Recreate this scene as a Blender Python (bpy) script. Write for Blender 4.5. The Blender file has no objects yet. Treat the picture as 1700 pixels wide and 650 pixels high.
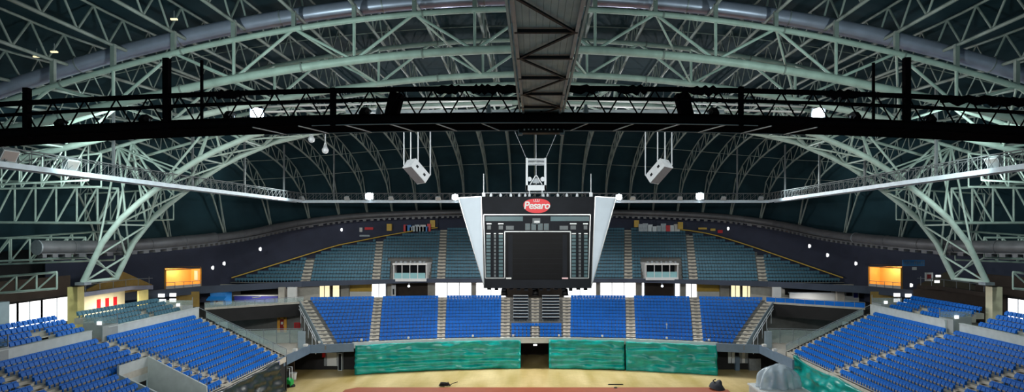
import bpy, bmesh, math, random
import numpy as np
from mathutils import Vector, Matrix, noise

random.seed(7)
scn = bpy.context.scene
COL = scn.collection
H = 20.0                      # eye height above the arena floor
X0, Y0, F = 888.0, 388.0, 1000.0

# ------------------------------------------------------------------ helpers
def P(px, py, Y):
    """survey helper: point at depth Y seen at photo position (px, py)"""
    return Vector(((px - X0) * Y / F, Y, H + (Y0 - py) * Y / F))

def lerp(a, b, t):
    return a + (b - a) * t

def interp(x, pts):
    if x <= pts[0][0]:
        return pts[0][1]
    for (a, va), (b, vb) in zip(pts, pts[1:]):
        if x <= b:
            return lerp(va, vb, (x - a) / (b - a))
    return pts[-1][1]

def ordinal(n):
    if 10 <= n % 100 <= 20:
        return '%dth' % n
    return '%d%s' % (n, {1: 'st', 2: 'nd', 3: 'rd'}.get(n % 10, 'th'))

class MB:
    def __init__(self):
        self.v = []
        self.f = []
        self.smooth = []
    def add(self, vs, fs, smooth=False):
        b = len(self.v)
        self.v += [tuple(p) for p in vs]
        self.f += [tuple(b + i for i in q) for q in fs]
        self.smooth += [smooth] * len(fs)
        return self
    def quad(self, a, b, c, d):
        return self.add([a, b, c, d], [(0, 1, 2, 3)])
    def box(self, c, s, rot=None):
        hx, hy, hz = s[0] / 2, s[1] / 2, s[2] / 2
        vs = [Vector((x, y, z)) for x in (-hx, hx) for y in (-hy, hy) for z in (-hz, hz)]
        if rot is not None:
            vs = [rot @ p for p in vs]
        c = Vector(c)
        return self.add([p + c for p in vs], [(0, 1, 3, 2), (4, 6, 7, 5), (0, 4, 5, 1), (2, 3, 7, 6), (0, 2, 6, 4), (1, 5, 7, 3)])
    def b2(self, x0, x1, y0, y1, z0, z1):
        return self.box(((x0 + x1) / 2, (y0 + y1) / 2, (z0 + z1) / 2), (abs(x1 - x0), abs(y1 - y0), abs(z1 - z0)))
    def path(self, pts, r, n=8, caps=True):
        pts = [Vector(p) for p in pts]
        rings = []
        ref = None
        for i, p in enumerate(pts):
            if i == 0: d = pts[1] - p
            elif i == len(pts) - 1: d = p - pts[i - 1]
            else: d = (pts[i + 1] - p).normalized() + (p - pts[i - 1]).normalized()
            d.normalize()
            if ref is None:
                ref = Vector((0, 0, 1)) if abs(d.z) < .9 else Vector((1, 0, 0))
            u = d.cross(ref)
            if u.length < 1e-6: u = d.cross(Vector((0, 1, 0)))
            u.normalize()
            w = u.cross(d).normalized()
            ref = w
            rr = r[i] if isinstance(r, (list, tuple)) else r
            rings.append([p + (u * math.cos(2 * math.pi * k / n) + w * math.sin(2 * math.pi * k / n)) * rr for k in range(n)])
        vs = [q for ring in rings for q in ring]
        fs = []
        for i in range(len(rings) - 1):
            for k in range(n):
                a = i * n + k; b = i * n + (k + 1) % n
                fs.append((a, b, b + n, a + n))
        self.add(vs, fs, True)
        if caps:
            m = len(rings)
            self.add(rings[0], [tuple(range(n - 1, -1, -1))])
            self.add(rings[-1], [tuple(range(n))])
        return self
    def tube(self, a, b, r, n=6):
        return self.path([a, b], r, n)
    def bar(self, a, b, w, h=None):
        """rectangular bar from a to b"""
        h = h or w
        a, b = Vector(a), Vector(b)
        d = (b - a).normalized()
        ref = Vector((0, 0, 1)) if abs(d.z) < .95 else Vector((0, 1, 0))
        u = d.cross(ref).normalized() * (w / 2)
        v = u.cross(d).normalized() * (h / 2)
        vs = [a - u - v, a + u - v, a + u + v, a - u + v, b - u - v, b + u - v, b + u + v, b - u + v]
        return self.add(vs, [(3, 2, 1, 0), (4, 5, 6, 7), (0, 1, 5, 4), (1, 2, 6, 5), (2, 3, 7, 6), (3, 0, 4, 7)])
    def prism(self, poly, ext):
        n = len(poly)
        poly = [Vector(p) for p in poly]
        ext = Vector(ext)
        vs = poly + [p + ext for p in poly]
        fs = [tuple(range(n - 1, -1, -1)), tuple(range(n, 2 * n))]
        for i in range(n):
            j = (i + 1) % n
            fs.append((i, j, j + n, i + n))
        return self.add(vs, fs)
    def wall(self, pts, thick):
        """ribbon wall: pts = list of (x, y, zlow, zhigh); thickness added away from the arena centre"""
        P_ = [Vector((p[0], p[1], 0)) for p in pts]
        n = len(pts)
        off = []
        for i in range(n):
            d = (P_[min(i + 1, n - 1)] - P_[max(i - 1, 0)]).normalized()
            nn = Vector((d.y, -d.x, 0))
            if nn.dot(P_[i] - Vector((0, 60, 0))) < 0: nn = -nn
            off.append(nn * thick)
        vs = []
        for i, p in enumerate(pts):
            o = off[i]
            vs += [(p[0], p[1], p[2]), (p[0], p[1], p[3]), (p[0] + o.x, p[1] + o.y, p[2]), (p[0] + o.x, p[1] + o.y, p[3])]
        fs = []
        for i in range(n - 1):
            a = 4 * i; b = a + 4
            fs += [(a, b, b + 1, a + 1), (a + 2, a + 3, b + 3, b + 2), (a + 1, b + 1, b + 3, a + 3), (a, a + 2, b + 2, b)]
        fs += [(0, 1, 3, 2), (4 * n - 4, 4 * n - 2, 4 * n - 1, 4 * n - 3)]
        return self.add(vs, fs)
    def mesh(self, name, mat, org=(0, 0, 0)):
        me = bpy.data.meshes.new(name)
        o = Vector(org)
        me.from_pydata([(x - o.x, y - o.y, z - o.z) for x, y, z in self.v], [], self.f)
        me.polygons.foreach_set('use_smooth', self.smooth)
        bm = bmesh.new(); bm.from_mesh(me)
        bmesh.ops.recalc_face_normals(bm, faces=bm.faces)
        bm.to_mesh(me); bm.free()
        if mat is not None: me.materials.append(mat)
        me.update()
        return me

LOC = {}
def tag(o, label=None, cat=None, group=None, kind=None):
    if label: o['label'] = label
    if cat: o['category'] = cat
    if group: o['group'] = group
    if kind: o['kind'] = kind
    return o

def thing(name, label, cat, loc, group=None, kind=None):
    o = bpy.data.objects.new(name, None)
    o.empty_display_size = .3
    COL.objects.link(o)
    o.location = loc
    LOC[o.name] = Vector(loc)
    return tag(o, label, cat, group, kind)

def part(name, mb, mat, parent, label=None):
    org = LOC[parent.name]
    o = bpy.data.objects.new(name, mb.mesh(name, mat, org))
    COL.objects.link(o)
    o.parent = parent
    LOC[o.name] = org
    if label: o['label'] = label
    return o

def solo(name, mb, mat, label, cat, group=None, kind=None):
    xs = np.array(mb.v)
    lo, hi = xs.min(0), xs.max(0)
    org = Vector(((lo[0] + hi[0]) / 2, (lo[1] + hi[1]) / 2, lo[2]))
    o = bpy.data.objects.new(name, mb.mesh(name, mat, org))
    COL.objects.link(o)
    o.location = org
    LOC[o.name] = org
    return tag(o, label, cat, group, kind)

def mat(name, col, rough=.6, metal=0, var=.12, scale=3., bump=0, emit=None, alpha=None, spec=None, trans=0, bscale=None, stretch=None):
    m = bpy.data.materials.new(name)
    m.use_nodes = True
    nt = m.node_tree
    bs = nt.nodes['Principled BSDF']
    bs.inputs['Roughness'].default_value = rough
    bs.inputs['Metallic'].default_value = metal
    if spec is not None: bs.inputs['Specular IOR Level'].default_value = spec
    tc = nt.nodes.new('ShaderNodeTexCoord')
    src = tc.outputs['Object']
    if stretch:
        mp = nt.nodes.new('ShaderNodeMapping')
        mp.inputs['Scale'].default_value = stretch
        nt.links.new(src, mp.inputs['Vector']); src = mp.outputs['Vector']
    nz = nt.nodes.new('ShaderNodeTexNoise')
    nz.inputs['Scale'].default_value = scale
    nz.inputs['Detail'].default_value = 4
    nt.links.new(src, nz.inputs['Vector'])
    rp = nt.nodes.new('ShaderNodeValToRGB')
    c = Vector(col[:3])
    rp.color_ramp.elements[0].position = .3
    rp.color_ramp.elements[1].position = .7
    rp.color_ramp.elements[0].color = (*(c * (1 - var)), 1)
    rp.color_ramp.elements[1].color = (*(c * (1 + var)), 1)
    nt.links.new(nz.outputs['Fac'], rp.inputs['Fac'])
    nt.links.new(rp.outputs['Color'], bs.inputs['Base Color'])
    if bump:
        n2 = nt.nodes.new('ShaderNodeTexNoise')
        n2.inputs['Scale'].default_value = bscale or scale * 4
        nt.links.new(src, n2.inputs['Vector'])
        bp = nt.nodes.new('ShaderNodeBump')
        bp.inputs['Strength'].default_value = bump
        nt.links.new(n2.outputs['Fac'], bp.inputs['Height'])
        nt.links.new(bp.outputs['Normal'], bs.inputs['Normal'])
    if emit:
        bs.inputs['Emission Color'].default_value = (*col[:3], 1)
        bs.inputs['Emission Strength'].default_value = emit
    if alpha is not None: bs.inputs['Alpha'].default_value = alpha
    if trans: bs.inputs['Transmission Weight'].default_value = trans
    return m

M = {}
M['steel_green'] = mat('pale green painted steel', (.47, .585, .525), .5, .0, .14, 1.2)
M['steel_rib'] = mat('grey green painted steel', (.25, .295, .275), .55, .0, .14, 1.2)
M['steel_lavender'] = mat('lavender grey sheet metal', (.40, .42, .56), .35, .35, .12, .8)
M['steel_black'] = mat('black painted steel', (.007, .006, .007), .55, .0, .3, 2, spec=.3)
M['steel_white'] = mat('white painted steel', (.66, .70, .74), .4, .1, .08, 2)
M['steel_grey'] = mat('grey galvanised steel', (.30, .33, .36), .4, .4, .15, 2)
M['deck_brown'] = mat('grey brown ribbed deck', (.50, .50, .49), .7, .0, .15, 1.5)
M['duct'] = mat('dark grey duct', (.115, .115, .125), .5, .3, .15, 1)
M['roof'] = mat('dark teal corrugated roof', (.013, .036, .048), .85, 0, .25, .25, spec=.15)
M['concrete'] = mat('grey concrete', (.46, .43, .38), .85, 0, .12, 1.5, .1)
M['concrete_light'] = mat('light concrete steps', (.56, .52, .45), .85, 0, .14, 2., .1)
M['parapet'] = mat('off white parapet', (.60, .64, .64), .7, 0, .08, 1.5)
M['navy'] = mat('navy painted wall', (.040, .046, .082), .8, 0, .12, .5)
M['navy_fascia'] = mat('dark slate fascia', (.045, .058, .090), .7, 0, .12, .7)
M['slate'] = mat('blue grey ledge', (.13, .19, .27), .6, 0, .12, .7)
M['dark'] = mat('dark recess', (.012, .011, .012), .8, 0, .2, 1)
M['brown_dark'] = mat('dark brown wall', (.05, .034, .026), .8, 0, .15, 1)
M['ochre'] = mat('ochre painted wall', (.33, .21, .055), .75, 0, .12, 1)
M['cream'] = mat('cream wall', (.85, .78, .55), .7, 0, .06, 1)
M['yellow'] = mat('yellow painted metal', (.72, .46, .07), .5, 0, .1, 1.5)
M['yellow_pale'] = mat('pale yellow paint', (.78, .66, .26), .6, 0, .08, 1.5)
M['seat_blue'] = mat('blue seat plastic', (.002, .145, .60), .5, 0, .10, .6, spec=.25)
M['seat_teal'] = mat('teal grey seat plastic', (.08, .19, .265), .55, 0, .12, .6, spec=.25)
M['seat_grey'] = mat('grey blue seat plastic', (.17, .26, .36), .5, 0, .12, 2)
M['tarp_green'] = mat('green tarpaulin', (.0, .30, .265), .3, 0, .3, .9, .9, bscale=2.6)
M['tarp_black'] = mat('black green plastic sheet', (.012, .017, .014), .35, 0, .3, .8, .35, bscale=2)
M['white'] = mat('white panel', (.72, .82, .93), .6, 0, .03, 1)
M['white_plain'] = mat('white paint', (.75, .75, .74), .5, 0, .05, 1)
M['board_black'] = mat('black board housing', (.009, .011, .016), .65, 0, .15, 1, spec=.2)
M['screen_black'] = mat('black display screen', (.003, .003, .004), .5, 0, .2, 1, spec=.15)
M['teal_display'] = mat('teal display segment', (.06, .13, .15), .4, 0, .1, 1)
M['grey_display'] = mat('grey display segment', (.10, .12, .13), .4, 0, .1, 3)
M['silver'] = mat('silver trim', (.48, .49, .50), .35, .5, .05, 1)
M['red'] = mat('red enamel', (.72, .01, .02), .4, 0, .05, 1)
M['red_dark'] = mat('dark red door paint', (.28, .012, .015), .5, 0, .08, 1)
M['orange'] = mat('orange paint', (.75, .36, .05), .5, 0, .08, 1)
M['blue_kiosk'] = mat('bright blue kiosk', (.02, .22, .62), .4, 0, .1, 1)
M['purple'] = mat('purple blue counter', (.05, .05, .32), .5, 0, .1, 1)
M['green_machine'] = mat('green machine plastic', (.01, .38, .07), .4, 0, .08, 2)
M['grey_box'] = mat('grey platform', (.36, .38, .38), .6, 0, .08, 1.5)
M['lamp_pane'] = mat('daylight through window', (1, 1, 1), .4, 0, 0, 1, emit=1.7)
M['lamp_cream'] = mat('lamp lit cream window', (1, .86, .52), .4, 0, 0, 1, emit=1.1)
M['lamp_white'] = mat('small white lamp', (.95, .98, 1), .4, 0, 0, 1, emit=1.3)
M['flood_on'] = mat('lit floodlight lens', (.80, .93, 1), .3, 0, 0, 1, emit=60)
M['room_orange'] = mat('orange lit room wall', (.85, .48, .11), .6, 0, .06, 1)
M['blue_sign'] = mat('blue sign panel', (.07, .26, .60), .4, 0, .05, 1)
M['plastic'] = mat('clear plastic sheet', (.55, .66, .74), .25, 0, .1, 1, .3, alpha=.40, bscale=3)
M['glass'] = mat('railing glass', (.45, .56, .55), .12, 0, .05, 1, alpha=.38)
M['court'] = mat('orange red court paint', (.27, .062, .024), .5, 0, .08, .7)
M['equipment'] = mat('blue machine under plastic', (.05, .13, .28), .5, 0, .1, 1)

M['teal_pane'] = mat('pale teal glass pane', (.30, .55, .58), .2, 0, .08, 1)
M['slate_light'] = mat('pale blue grey paint', (.32, .40, .46), .6, 0, .1, 1)
M['slate_blue'] = mat('blue painted post', (.05, .07, .38), .5, 0, .1, 1)
M['concrete_dark_shade'] = mat('dark grey concrete and row shade', (.16, .16, .155), .85, 0, .15, 1)  # row shade put into the tone of the far terraces; also landing wall
M['label_pink'] = mat('pale pink label', (.85, .55, .58), .5, 0, .05, 1)
M['grey_box_light'] = mat('light grey board', (.50, .53, .53), .6, 0, .08, 1)
M['dark_blue'] = mat('dark navy cloth', (.012, .016, .028), .7, 0, .2, 1)
M['gantry_black'] = mat('matt black catwalk steel', (.006, .005, .006), .9, 0, .2, 2, spec=0)
M['ring_white'] = mat('bluish white catwalk beam', (.60, .69, .78), .5, 0, .1, 1.5)
M['ring_rail'] = mat('dull grey railing steel', (.13, .14, .15), .6, 0, .15, 2)
M['speaker_grille'] = mat('dark grey speaker grille', (.10, .095, .10), .7, 0, .1, 4)
mat_gable = mat('dark olive wall', (.06, .055, .035), .8, 0, .15, .5)

# wooden floor: boards
def floor_mat():
    m = mat('pale wooden floor', (.62, .48, .22), .35, 0, .13, .35, stretch=(1, .25, 1))
    nt = m.node_tree
    bs = nt.nodes['Principled BSDF']
    ramp = [n for n in nt.nodes if n.type == 'VALTORGB'][0]
    ramp.color_ramp.elements[0].color = (.40, .29, .09, 1)
    ramp.color_ramp.elements[1].color = (.66, .52, .27, 1)
    br = nt.nodes.new('ShaderNodeTexBrick')
    tc = [n for n in nt.nodes if n.type == 'TEX_COORD'][0]
    br.inputs['Scale'].default_value = .5
    br.inputs['Mortar Size'].default_value = .006
    br.inputs['Color1'].default_value = (1, 1, 1, 1)
    br.inputs['Color2'].default_value = (.86, .86, .84, 1)
    br.inputs['Mortar'].default_value = (.6, .58, .55, 1)
    nt.links.new(tc.outputs['Object'], br.inputs['Vector'])
    mx = nt.nodes.new('ShaderNodeMix'); mx.data_type = 'RGBA'; mx.blend_type = 'MULTIPLY'
    mx.inputs[0].default_value = .6
    nt.links.new(ramp.outputs['Color'], mx.inputs[6])
    nt.links.new(br.outputs['Color'], mx.inputs[7])
    nt.links.new(mx.outputs[2], bs.inputs['Base Color'])
    return m
M['floor'] = floor_mat()

def corrugate(m, scale, strength, axis='X'):
    nt = m.node_tree
    bs = nt.nodes['Principled BSDF']
    tc = [n for n in nt.nodes if n.type == 'TEX_COORD'][0]
    w = nt.nodes.new('ShaderNodeTexWave')
    w.bands_direction = axis
    w.inputs['Scale'].default_value = scale
    nt.links.new(tc.outputs['Object'], w.inputs['Vector'])
    bp = nt.nodes.new('ShaderNodeBump')
    bp.inputs['Strength'].default_value = strength
    nt.links.new(w.outputs['Fac'], bp.inputs['Height'])
    nt.links.new(bp.outputs['Normal'], bs.inputs['Normal'])
corrugate(M['roof'], .8, .5, 'X')
corrugate(M['deck_brown'], 1.6, .6, 'X')

# ------------------------------------------------------------------ roof geometry
YR = [(0, 116.8), (14, 116.3), (32, 113), (41, 107.5), (52, 91.5), (60, 77), (66, 69)]
ZR = [(0, H + 4.6), (14, H + 4.5), (32, H + 3.4), (41, H + 2.0), (52, H - .6), (60, H - 1.6), (66, H - 2.4)]
def S(t):
    t = min(max(t, 0), 1)
    return (1 - t ** 2.5) ** (1 / 2.5)
def hmain(X, Y):
    t = min(max((Y - 45) / 22, 0), 1)
    return H + lerp(20.2 - .0037 * X * X, 19.6 - .0022 * X * X, t)
def roof_z(X, Y):
    a = abs(X)
    zr = interp(a, ZR)
    yr = interp(a, YR)
    u = max(0, (Y - 67) / (yr - 67)) if yr > 67.01 else 0
    v = max(0, (a - 45) / 21)
    return zr + (hmain(X, min(Y, 67)) - zr) * S(u) * S(v)

def build_roof():
    mb = MB()
    xs = [-66 + 2.2 * i for i in range(61)]
    us = [0, .1, .2, .3, .4, .5, .6, .7, .78, .85, .9, .94, .97, .99, 1]
    ny = 0
    for X in xs:
        yr = interp(abs(X), YR)
        ys = [8, 14, 20, 26, 32, 38, 44, 50, 56, 62] + [67 + (yr - 67) * u for u in us]
        ny = len(ys)
        for Y in ys:
            mb.v.append((X, Y, roof_z(X, Y)))
    for i in range(len(xs) - 1):
        for j in range(ny - 1):
            a = i * ny + j
            mb.f.append((a, a + 1, a + 1 + ny, a + ny)); mb.smooth.append(True)
    o = solo('ceiling', mb, M['roof'], 'dark teal corrugated roof skin curving over the whole arena', 'ceiling', kind='structure')
    md = o.modifiers.new('thickness', 'SOLIDIFY'); md.thickness = .15; md.offset = 1
build_roof()

# rim / side walls
def rim_wall():
    pts = []
    WB = [(0, 118.2), (14, 117.8), (32, 116.5), (41, 113.5), (52, 108), (60, 104), (67.2, 95)]
    for X in [-67, -60, -56, -52, -46, -41, -36, -32, -24, -14, 0, 14, 24, 32, 36, 41, 46, 52, 56, 60, 67]:
        pts.append((X, interp(abs(X), WB), H - 14, interp(abs(X), ZR) + 2.6))
    solo('wall_back', MB().wall(pts, .3), M['navy'], 'tall navy wall curving behind the upper seats at the far end', 'wall', kind='structure')
    for s, nm in ((-1, 'left'), (1, 'right')):
        mb = MB().b2(s * 67.0, s * 67.4, 8, 95, 0, H - .4)
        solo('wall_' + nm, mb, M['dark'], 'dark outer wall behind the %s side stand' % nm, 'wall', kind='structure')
rim_wall()

# roof trusses running front to back at every bay
BAY = 4.45
def truss_pts(X, dz):
    yr = interp(abs(X), YR)
    ys = list(np.arange(17, 67, 3.0)) + [67 + (yr - 67) * u for u in np.linspace(0, 1, 13)]
    out = []
    for i, Y in enumerate(ys):
        # offset along the inner normal of the roof profile
        e = .4
        z0, z1 = roof_z(X, Y - e), roof_z(X, min(Y + e, yr - .01))
        slope = (z1 - z0) / (min(Y + e, yr - .01) - (Y - e))
        n = Vector((0, slope, -1)).normalized()
        d = min(dz, 1.0 if Y > yr - 1 else dz)
        out.append(Vector((X, Y, roof_z(X, Y))) + n * d)
    return ys, out

def place_word(k):
    if k == 0: return 'central roof truss running over the scoreboard'
    side = 'left' if k < 0 else 'right'
    return '%s pale green roof truss to the %s of the central one' % (ordinal(abs(k)), side)

for k in range(-13, 14):
    X = BAY * k
    ys, up = truss_pts(X, .5)
    _, lo = truss_pts(X, 2.7)
    t = thing('roof_truss', place_word(k) if k else 'pale green central roof truss running over the scoreboard', 'roof truss', (X, 60, roof_z(X, 60) - 2.7), 'roof trusses running front to back')
    nr = [i for i, y in enumerate(ys) if y < 46]
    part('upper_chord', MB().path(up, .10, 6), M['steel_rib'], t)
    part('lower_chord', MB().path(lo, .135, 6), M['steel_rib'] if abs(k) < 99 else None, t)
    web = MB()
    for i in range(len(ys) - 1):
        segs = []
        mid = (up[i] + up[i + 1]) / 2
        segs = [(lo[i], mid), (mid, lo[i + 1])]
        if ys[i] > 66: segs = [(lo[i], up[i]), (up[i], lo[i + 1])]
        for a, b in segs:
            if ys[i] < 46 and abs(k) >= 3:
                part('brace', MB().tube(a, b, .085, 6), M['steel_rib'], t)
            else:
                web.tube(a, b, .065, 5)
    part('web_lattice', web, M['steel_rib'], t)

# cross purlins
pi = 0
for Y in (24, 32, 38, 56):
    pts = [Vector((X, Y, roof_z(X, Y) - .55)) for X in np.linspace(-50, 50, 41)]
    solo('roof_purlin', MB().path(pts, .05, 5), M['steel_rib'], 'thin cross purlin tying the roof trusses, %s from the camera' % ordinal(pi + 1), 'purlin', 'roof purlins'); pi += 1
for u in (.35, .55, .72, .86):
    pts = []
    for X in np.linspace(-50, 50, 45):
        yr = interp(abs(X), YR); Y = 67 + (yr - 67) * u
        pts.append(Vector((X, Y, roof_z(X, Y) - 1.2)))
    solo('roof_purlin', MB().path(pts, .045, 5), M['steel_rib'], 'thin cross purlin tying the roof trusses, %s from the camera' % ordinal(pi + 1), 'purlin', 'roof purlins'); pi += 1

# ------------------------------------------------------------------ main arches
def fit(pxs, Y, deg=2):
    xs = np.array([(p[0] - X0) * Y / F for p in pxs]); zs = np.array([H + (Y0 - p[1]) * Y / F for p in pxs])
    c = np.polyfit(xs ** 2, zs, deg)
    return lambda X: float(np.polyval(c, X * X))
zAL = fit([(843, 81), (725, 88), (623, 98), (488, 113), (423, 125), (288, 152), (170, 176), (60, 205), (888, 80)], 44.5)
zAU = fit([(0, 172), (68, 149), (152, 125), (237, 101), (339, 76), (423, 56), (488, 51), (589, 35), (691, 24), (826, 15), (888, 13)], 44.5)
zAD = fit([(0, 150), (44, 134), (149, 95), (237, 73), (322, 58), (390, 47), (454, 34), (555, 14), (637, 5), (888, -8)], 46.2)

def brace(a, b, r, t, n=6):
    part('brace', MB().tube(a, b, r, n), M['steel_green'], t)

def arch_a():
    t = thing('main_arch_truss', 'nearer big pale green arch of tubes spanning above the dark catwalk', 'arch truss', (0, 47, H + 8), 'main roof arches')
    xs = [BAY * .5 * i for i in range(-21, 22)]
    chords = {}
    for nm, f, Y, r in (('lower_chord', zAL, 44.5, .31), ('lower_chord', zAL, 51.5, .27), ('upper_chord', zAU, 44.5, .21), ('upper_chord', zAU, 51.5, .2)):
        pts = [Vector((X, Y, f(X))) for X in xs]
        o = part(nm, MB().path(pts, r, 12), M['steel_green'], t)
        for X in xs[1::4]:
            d = Vector((.1, 0, f(X + .05) - f(X - .05))).normalized() * .06
            c = Vector((X + .6, Y, f(X + .6)))
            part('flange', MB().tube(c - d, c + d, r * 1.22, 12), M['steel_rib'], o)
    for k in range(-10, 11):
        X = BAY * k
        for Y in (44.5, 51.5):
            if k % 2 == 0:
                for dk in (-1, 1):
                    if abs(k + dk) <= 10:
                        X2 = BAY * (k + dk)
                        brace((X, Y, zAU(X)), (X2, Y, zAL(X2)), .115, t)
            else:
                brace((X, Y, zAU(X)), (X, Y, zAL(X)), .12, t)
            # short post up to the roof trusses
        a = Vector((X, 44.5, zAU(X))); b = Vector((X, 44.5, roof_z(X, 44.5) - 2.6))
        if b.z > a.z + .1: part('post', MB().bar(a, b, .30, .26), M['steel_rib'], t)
        if k % 2:
            brace((X, 44.5, zAL(X)), (X, 51.5, zAU(X)), .09, t)
        else:
            brace((X, 44.5, zAU(X)), (X + BAY, 51.5, zAL(X + BAY)), .09, t)
arch_a()

def duct_a():
    t = thing('air_duct', 'wide lavender grey air duct following the top of the nearer arch', 'air duct', (0, 46.2, H + 16))
    xs = np.linspace(-46, 46, 60)
    o = part('duct_pipe', MB().path([Vector((X, 46.4, zAD(X))) for X in xs], .58, 14), M['steel_lavender'], t)
    for i in range(2, 58, 5):
        X = xs[i]; d = Vector((1, 0, zAD(X + .5) - zAD(X - .5))).normalized() * .05
        c = Vector((X, 46.4, zAD(X)))
        part('collar', MB().tube(c - d, c + d, .63, 14), M['steel_grey'], t)
duct_a()

# far arch, landing on the columns at both sides
BL = [(0, 168), (188, 176), (300, 190), (385, 205), (468, 224), (548, 258), (590, 284), (678, 352), (715, 396), (735, 435), (751, 470)]
def zBL(X): return H + (Y0 - interp(abs(X) / .064, BL)) * .064
def zBU(X): return H + 16.6 - .0033 * X * X
def arch_b():
    t = thing('main_arch_truss', 'farther big pale green arch landing on the columns beyond the side stands', 'arch truss', (0, 66.5, H - 5), 'main roof arches')
    XE = 48.0
    xs = np.linspace(-XE, XE, 49)
    for Y, r in ((64, .30), (69, .30)):
        part('lower_chord', MB().path([Vector((X, Y, zBL(X))) for X in xs], r, 12), M['steel_green'], t)
    part('upper_chord', MB().path([Vector((X, 66.5, zBU(X))) for X in np.linspace(-48, 48, 41)], .2, 10), M['steel_green'], t)
    part('upper_chord', MB().path([Vector((X, 71.5, zBU(X) - .3)) for X in np.linspace(-48, 48, 41)], .16, 10), M['steel_green'], t)
    for s in (-1, 1):
        n = 0
        for k in range(0, 11):
            X = s * BAY * k
            Xn = s * BAY * (k + 1)
            for Y in (64, 69):
                if k % 2 == 0:
                    if k > 0 or s > 0: brace((X, 66.5, zBU(X)), (X, Y, zBL(X)), .12, t)
                    if abs(Xn) < XE: brace((X, 66.5, zBU(X)), (Xn, Y, zBL(Xn)), .13, t)
                elif abs(Xn) < XE:
                    brace((X, Y, zBL(X)), (Xn, 66.5, zBU(Xn)), .13, t)
            if abs(X) < XE and k: brace((X, 64, zBL(X)), (X, 69, zBL(X)), .10, t)
            if abs(Xn) < XE:
                brace((X, 64, zBL(X)), (Xn, 69, zBL(Xn)), .11, t)
                if k > 3: brace((X, 69, zBL(X)), (Xn, 64, zBL(Xn)), .11, t)
        # lower legs
        for a in ((44.5, 46.8), (46.8, 48)):
            brace((s * a[0], 64, zBL(a[0])), (s * a[1], 69, zBL(a[1])), .11, t)
            brace((s * a[0], 69, zBL(a[0])), (s * a[1], 64, zBL(a[1])), .11, t)
        brace((s * 48, 64, zBL(48)), (s * 48, 69, zBL(48)), .2, t)
        part('foot_plate', MB().box((s * 48, 64, zBL(48) - .15), (1.0, 1.0, .3)), M['steel_grey'], t)
        # fan of struts from the outer top node
        nd = Vector((s * 46, 66.5, H + 9.6))
        for X in (38, 41, 43.5, 46.5):
            brace(nd, (s * X, 64, zBL(X)), .11, t)
            brace(nd, (s * X, 69, zBL(X)), .10, t)
arch_b()

# outer lattice trusses beside the far arch
def outer(s, Y, xa, xb, zt, zb, word, n=5, r=.10):
    t = thing('edge_truss', 'pale green lattice truss %s of the far arch, %s' % (('left', 'right')[s > 0], word), 'edge truss', (s * (xa + xb) / 2, Y, min(zb)), 'lattice trusses outside the far arch')
    top = [Vector((s * lerp(xa, xb, i / n), Y, lerp(zt[0], zt[1], i / n))) for i in range(n + 1)]
    bot = [Vector((s * lerp(xa, xb, i / n), Y, lerp(zb[0], zb[1], i / n))) for i in range(n + 1)]
    part('upper_chord', MB().path(top, r * 1.15), M['steel_green'], t)
    part('lower_chord', MB().path(bot, r * 1.15), M['steel_green'], t)
    for i in range(n + 1):
        part('brace', MB().tube(top[i], bot[i], r * .8), M['steel_green'], t)
        if i < n: part('brace', MB().tube(top[i], bot[i + 1], r * .8), M['steel_green'], t)
    if xa > 49 and Y > 64:      # tie back to the arch leg
        xk = 46.2 if Y > 70 else 47.8
        part('brace', MB().tube(top[0] if Y > 70 else bot[0], (s * xk, 69, zBL(xk)), r * .9), M['steel_green'], t)
for s in (-1, 1):
    outer(s, 66.5, 46, 62, (H + 5.0, H + 6.1), (H + 1.2, H + 1.3), 'upper one at the arch', 7, .13)
    outer(s, 62.5, 45, 59.5, (H + 8.4, H + 6.6), (H + 4.9, H + 4.6), 'upper one nearer the camera', 7, .10)
    outer(s, 70.5, 49.2, 64, (H + .4, H - .6), (H - 3.0, H - 3.6), 'middle one behind the arch', 6, .10)
    outer(s, 58, 43, 58.5, (H + 8.8, H + 6.4), (H + 5.2, H + 4.4), 'upper one nearest the camera', 7, .09)
    outer(s, 75, 45, 56, (H + 5.6, H + 5.0), (H + 1.8, H + 1.5), 'rear upper one', 7, .09)
    outer(s, 66.5, 49.6, 64, (H - .4, H - .5), (H - 2.6, H - 3.2), 'lower middle one', 7, .10)
    outer(s, 63, 50, 56.35, (H - 4.0, H - 4.5), (H - 5.7, H - 6.2), 'low one above the side windows', 3, .11)

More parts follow.
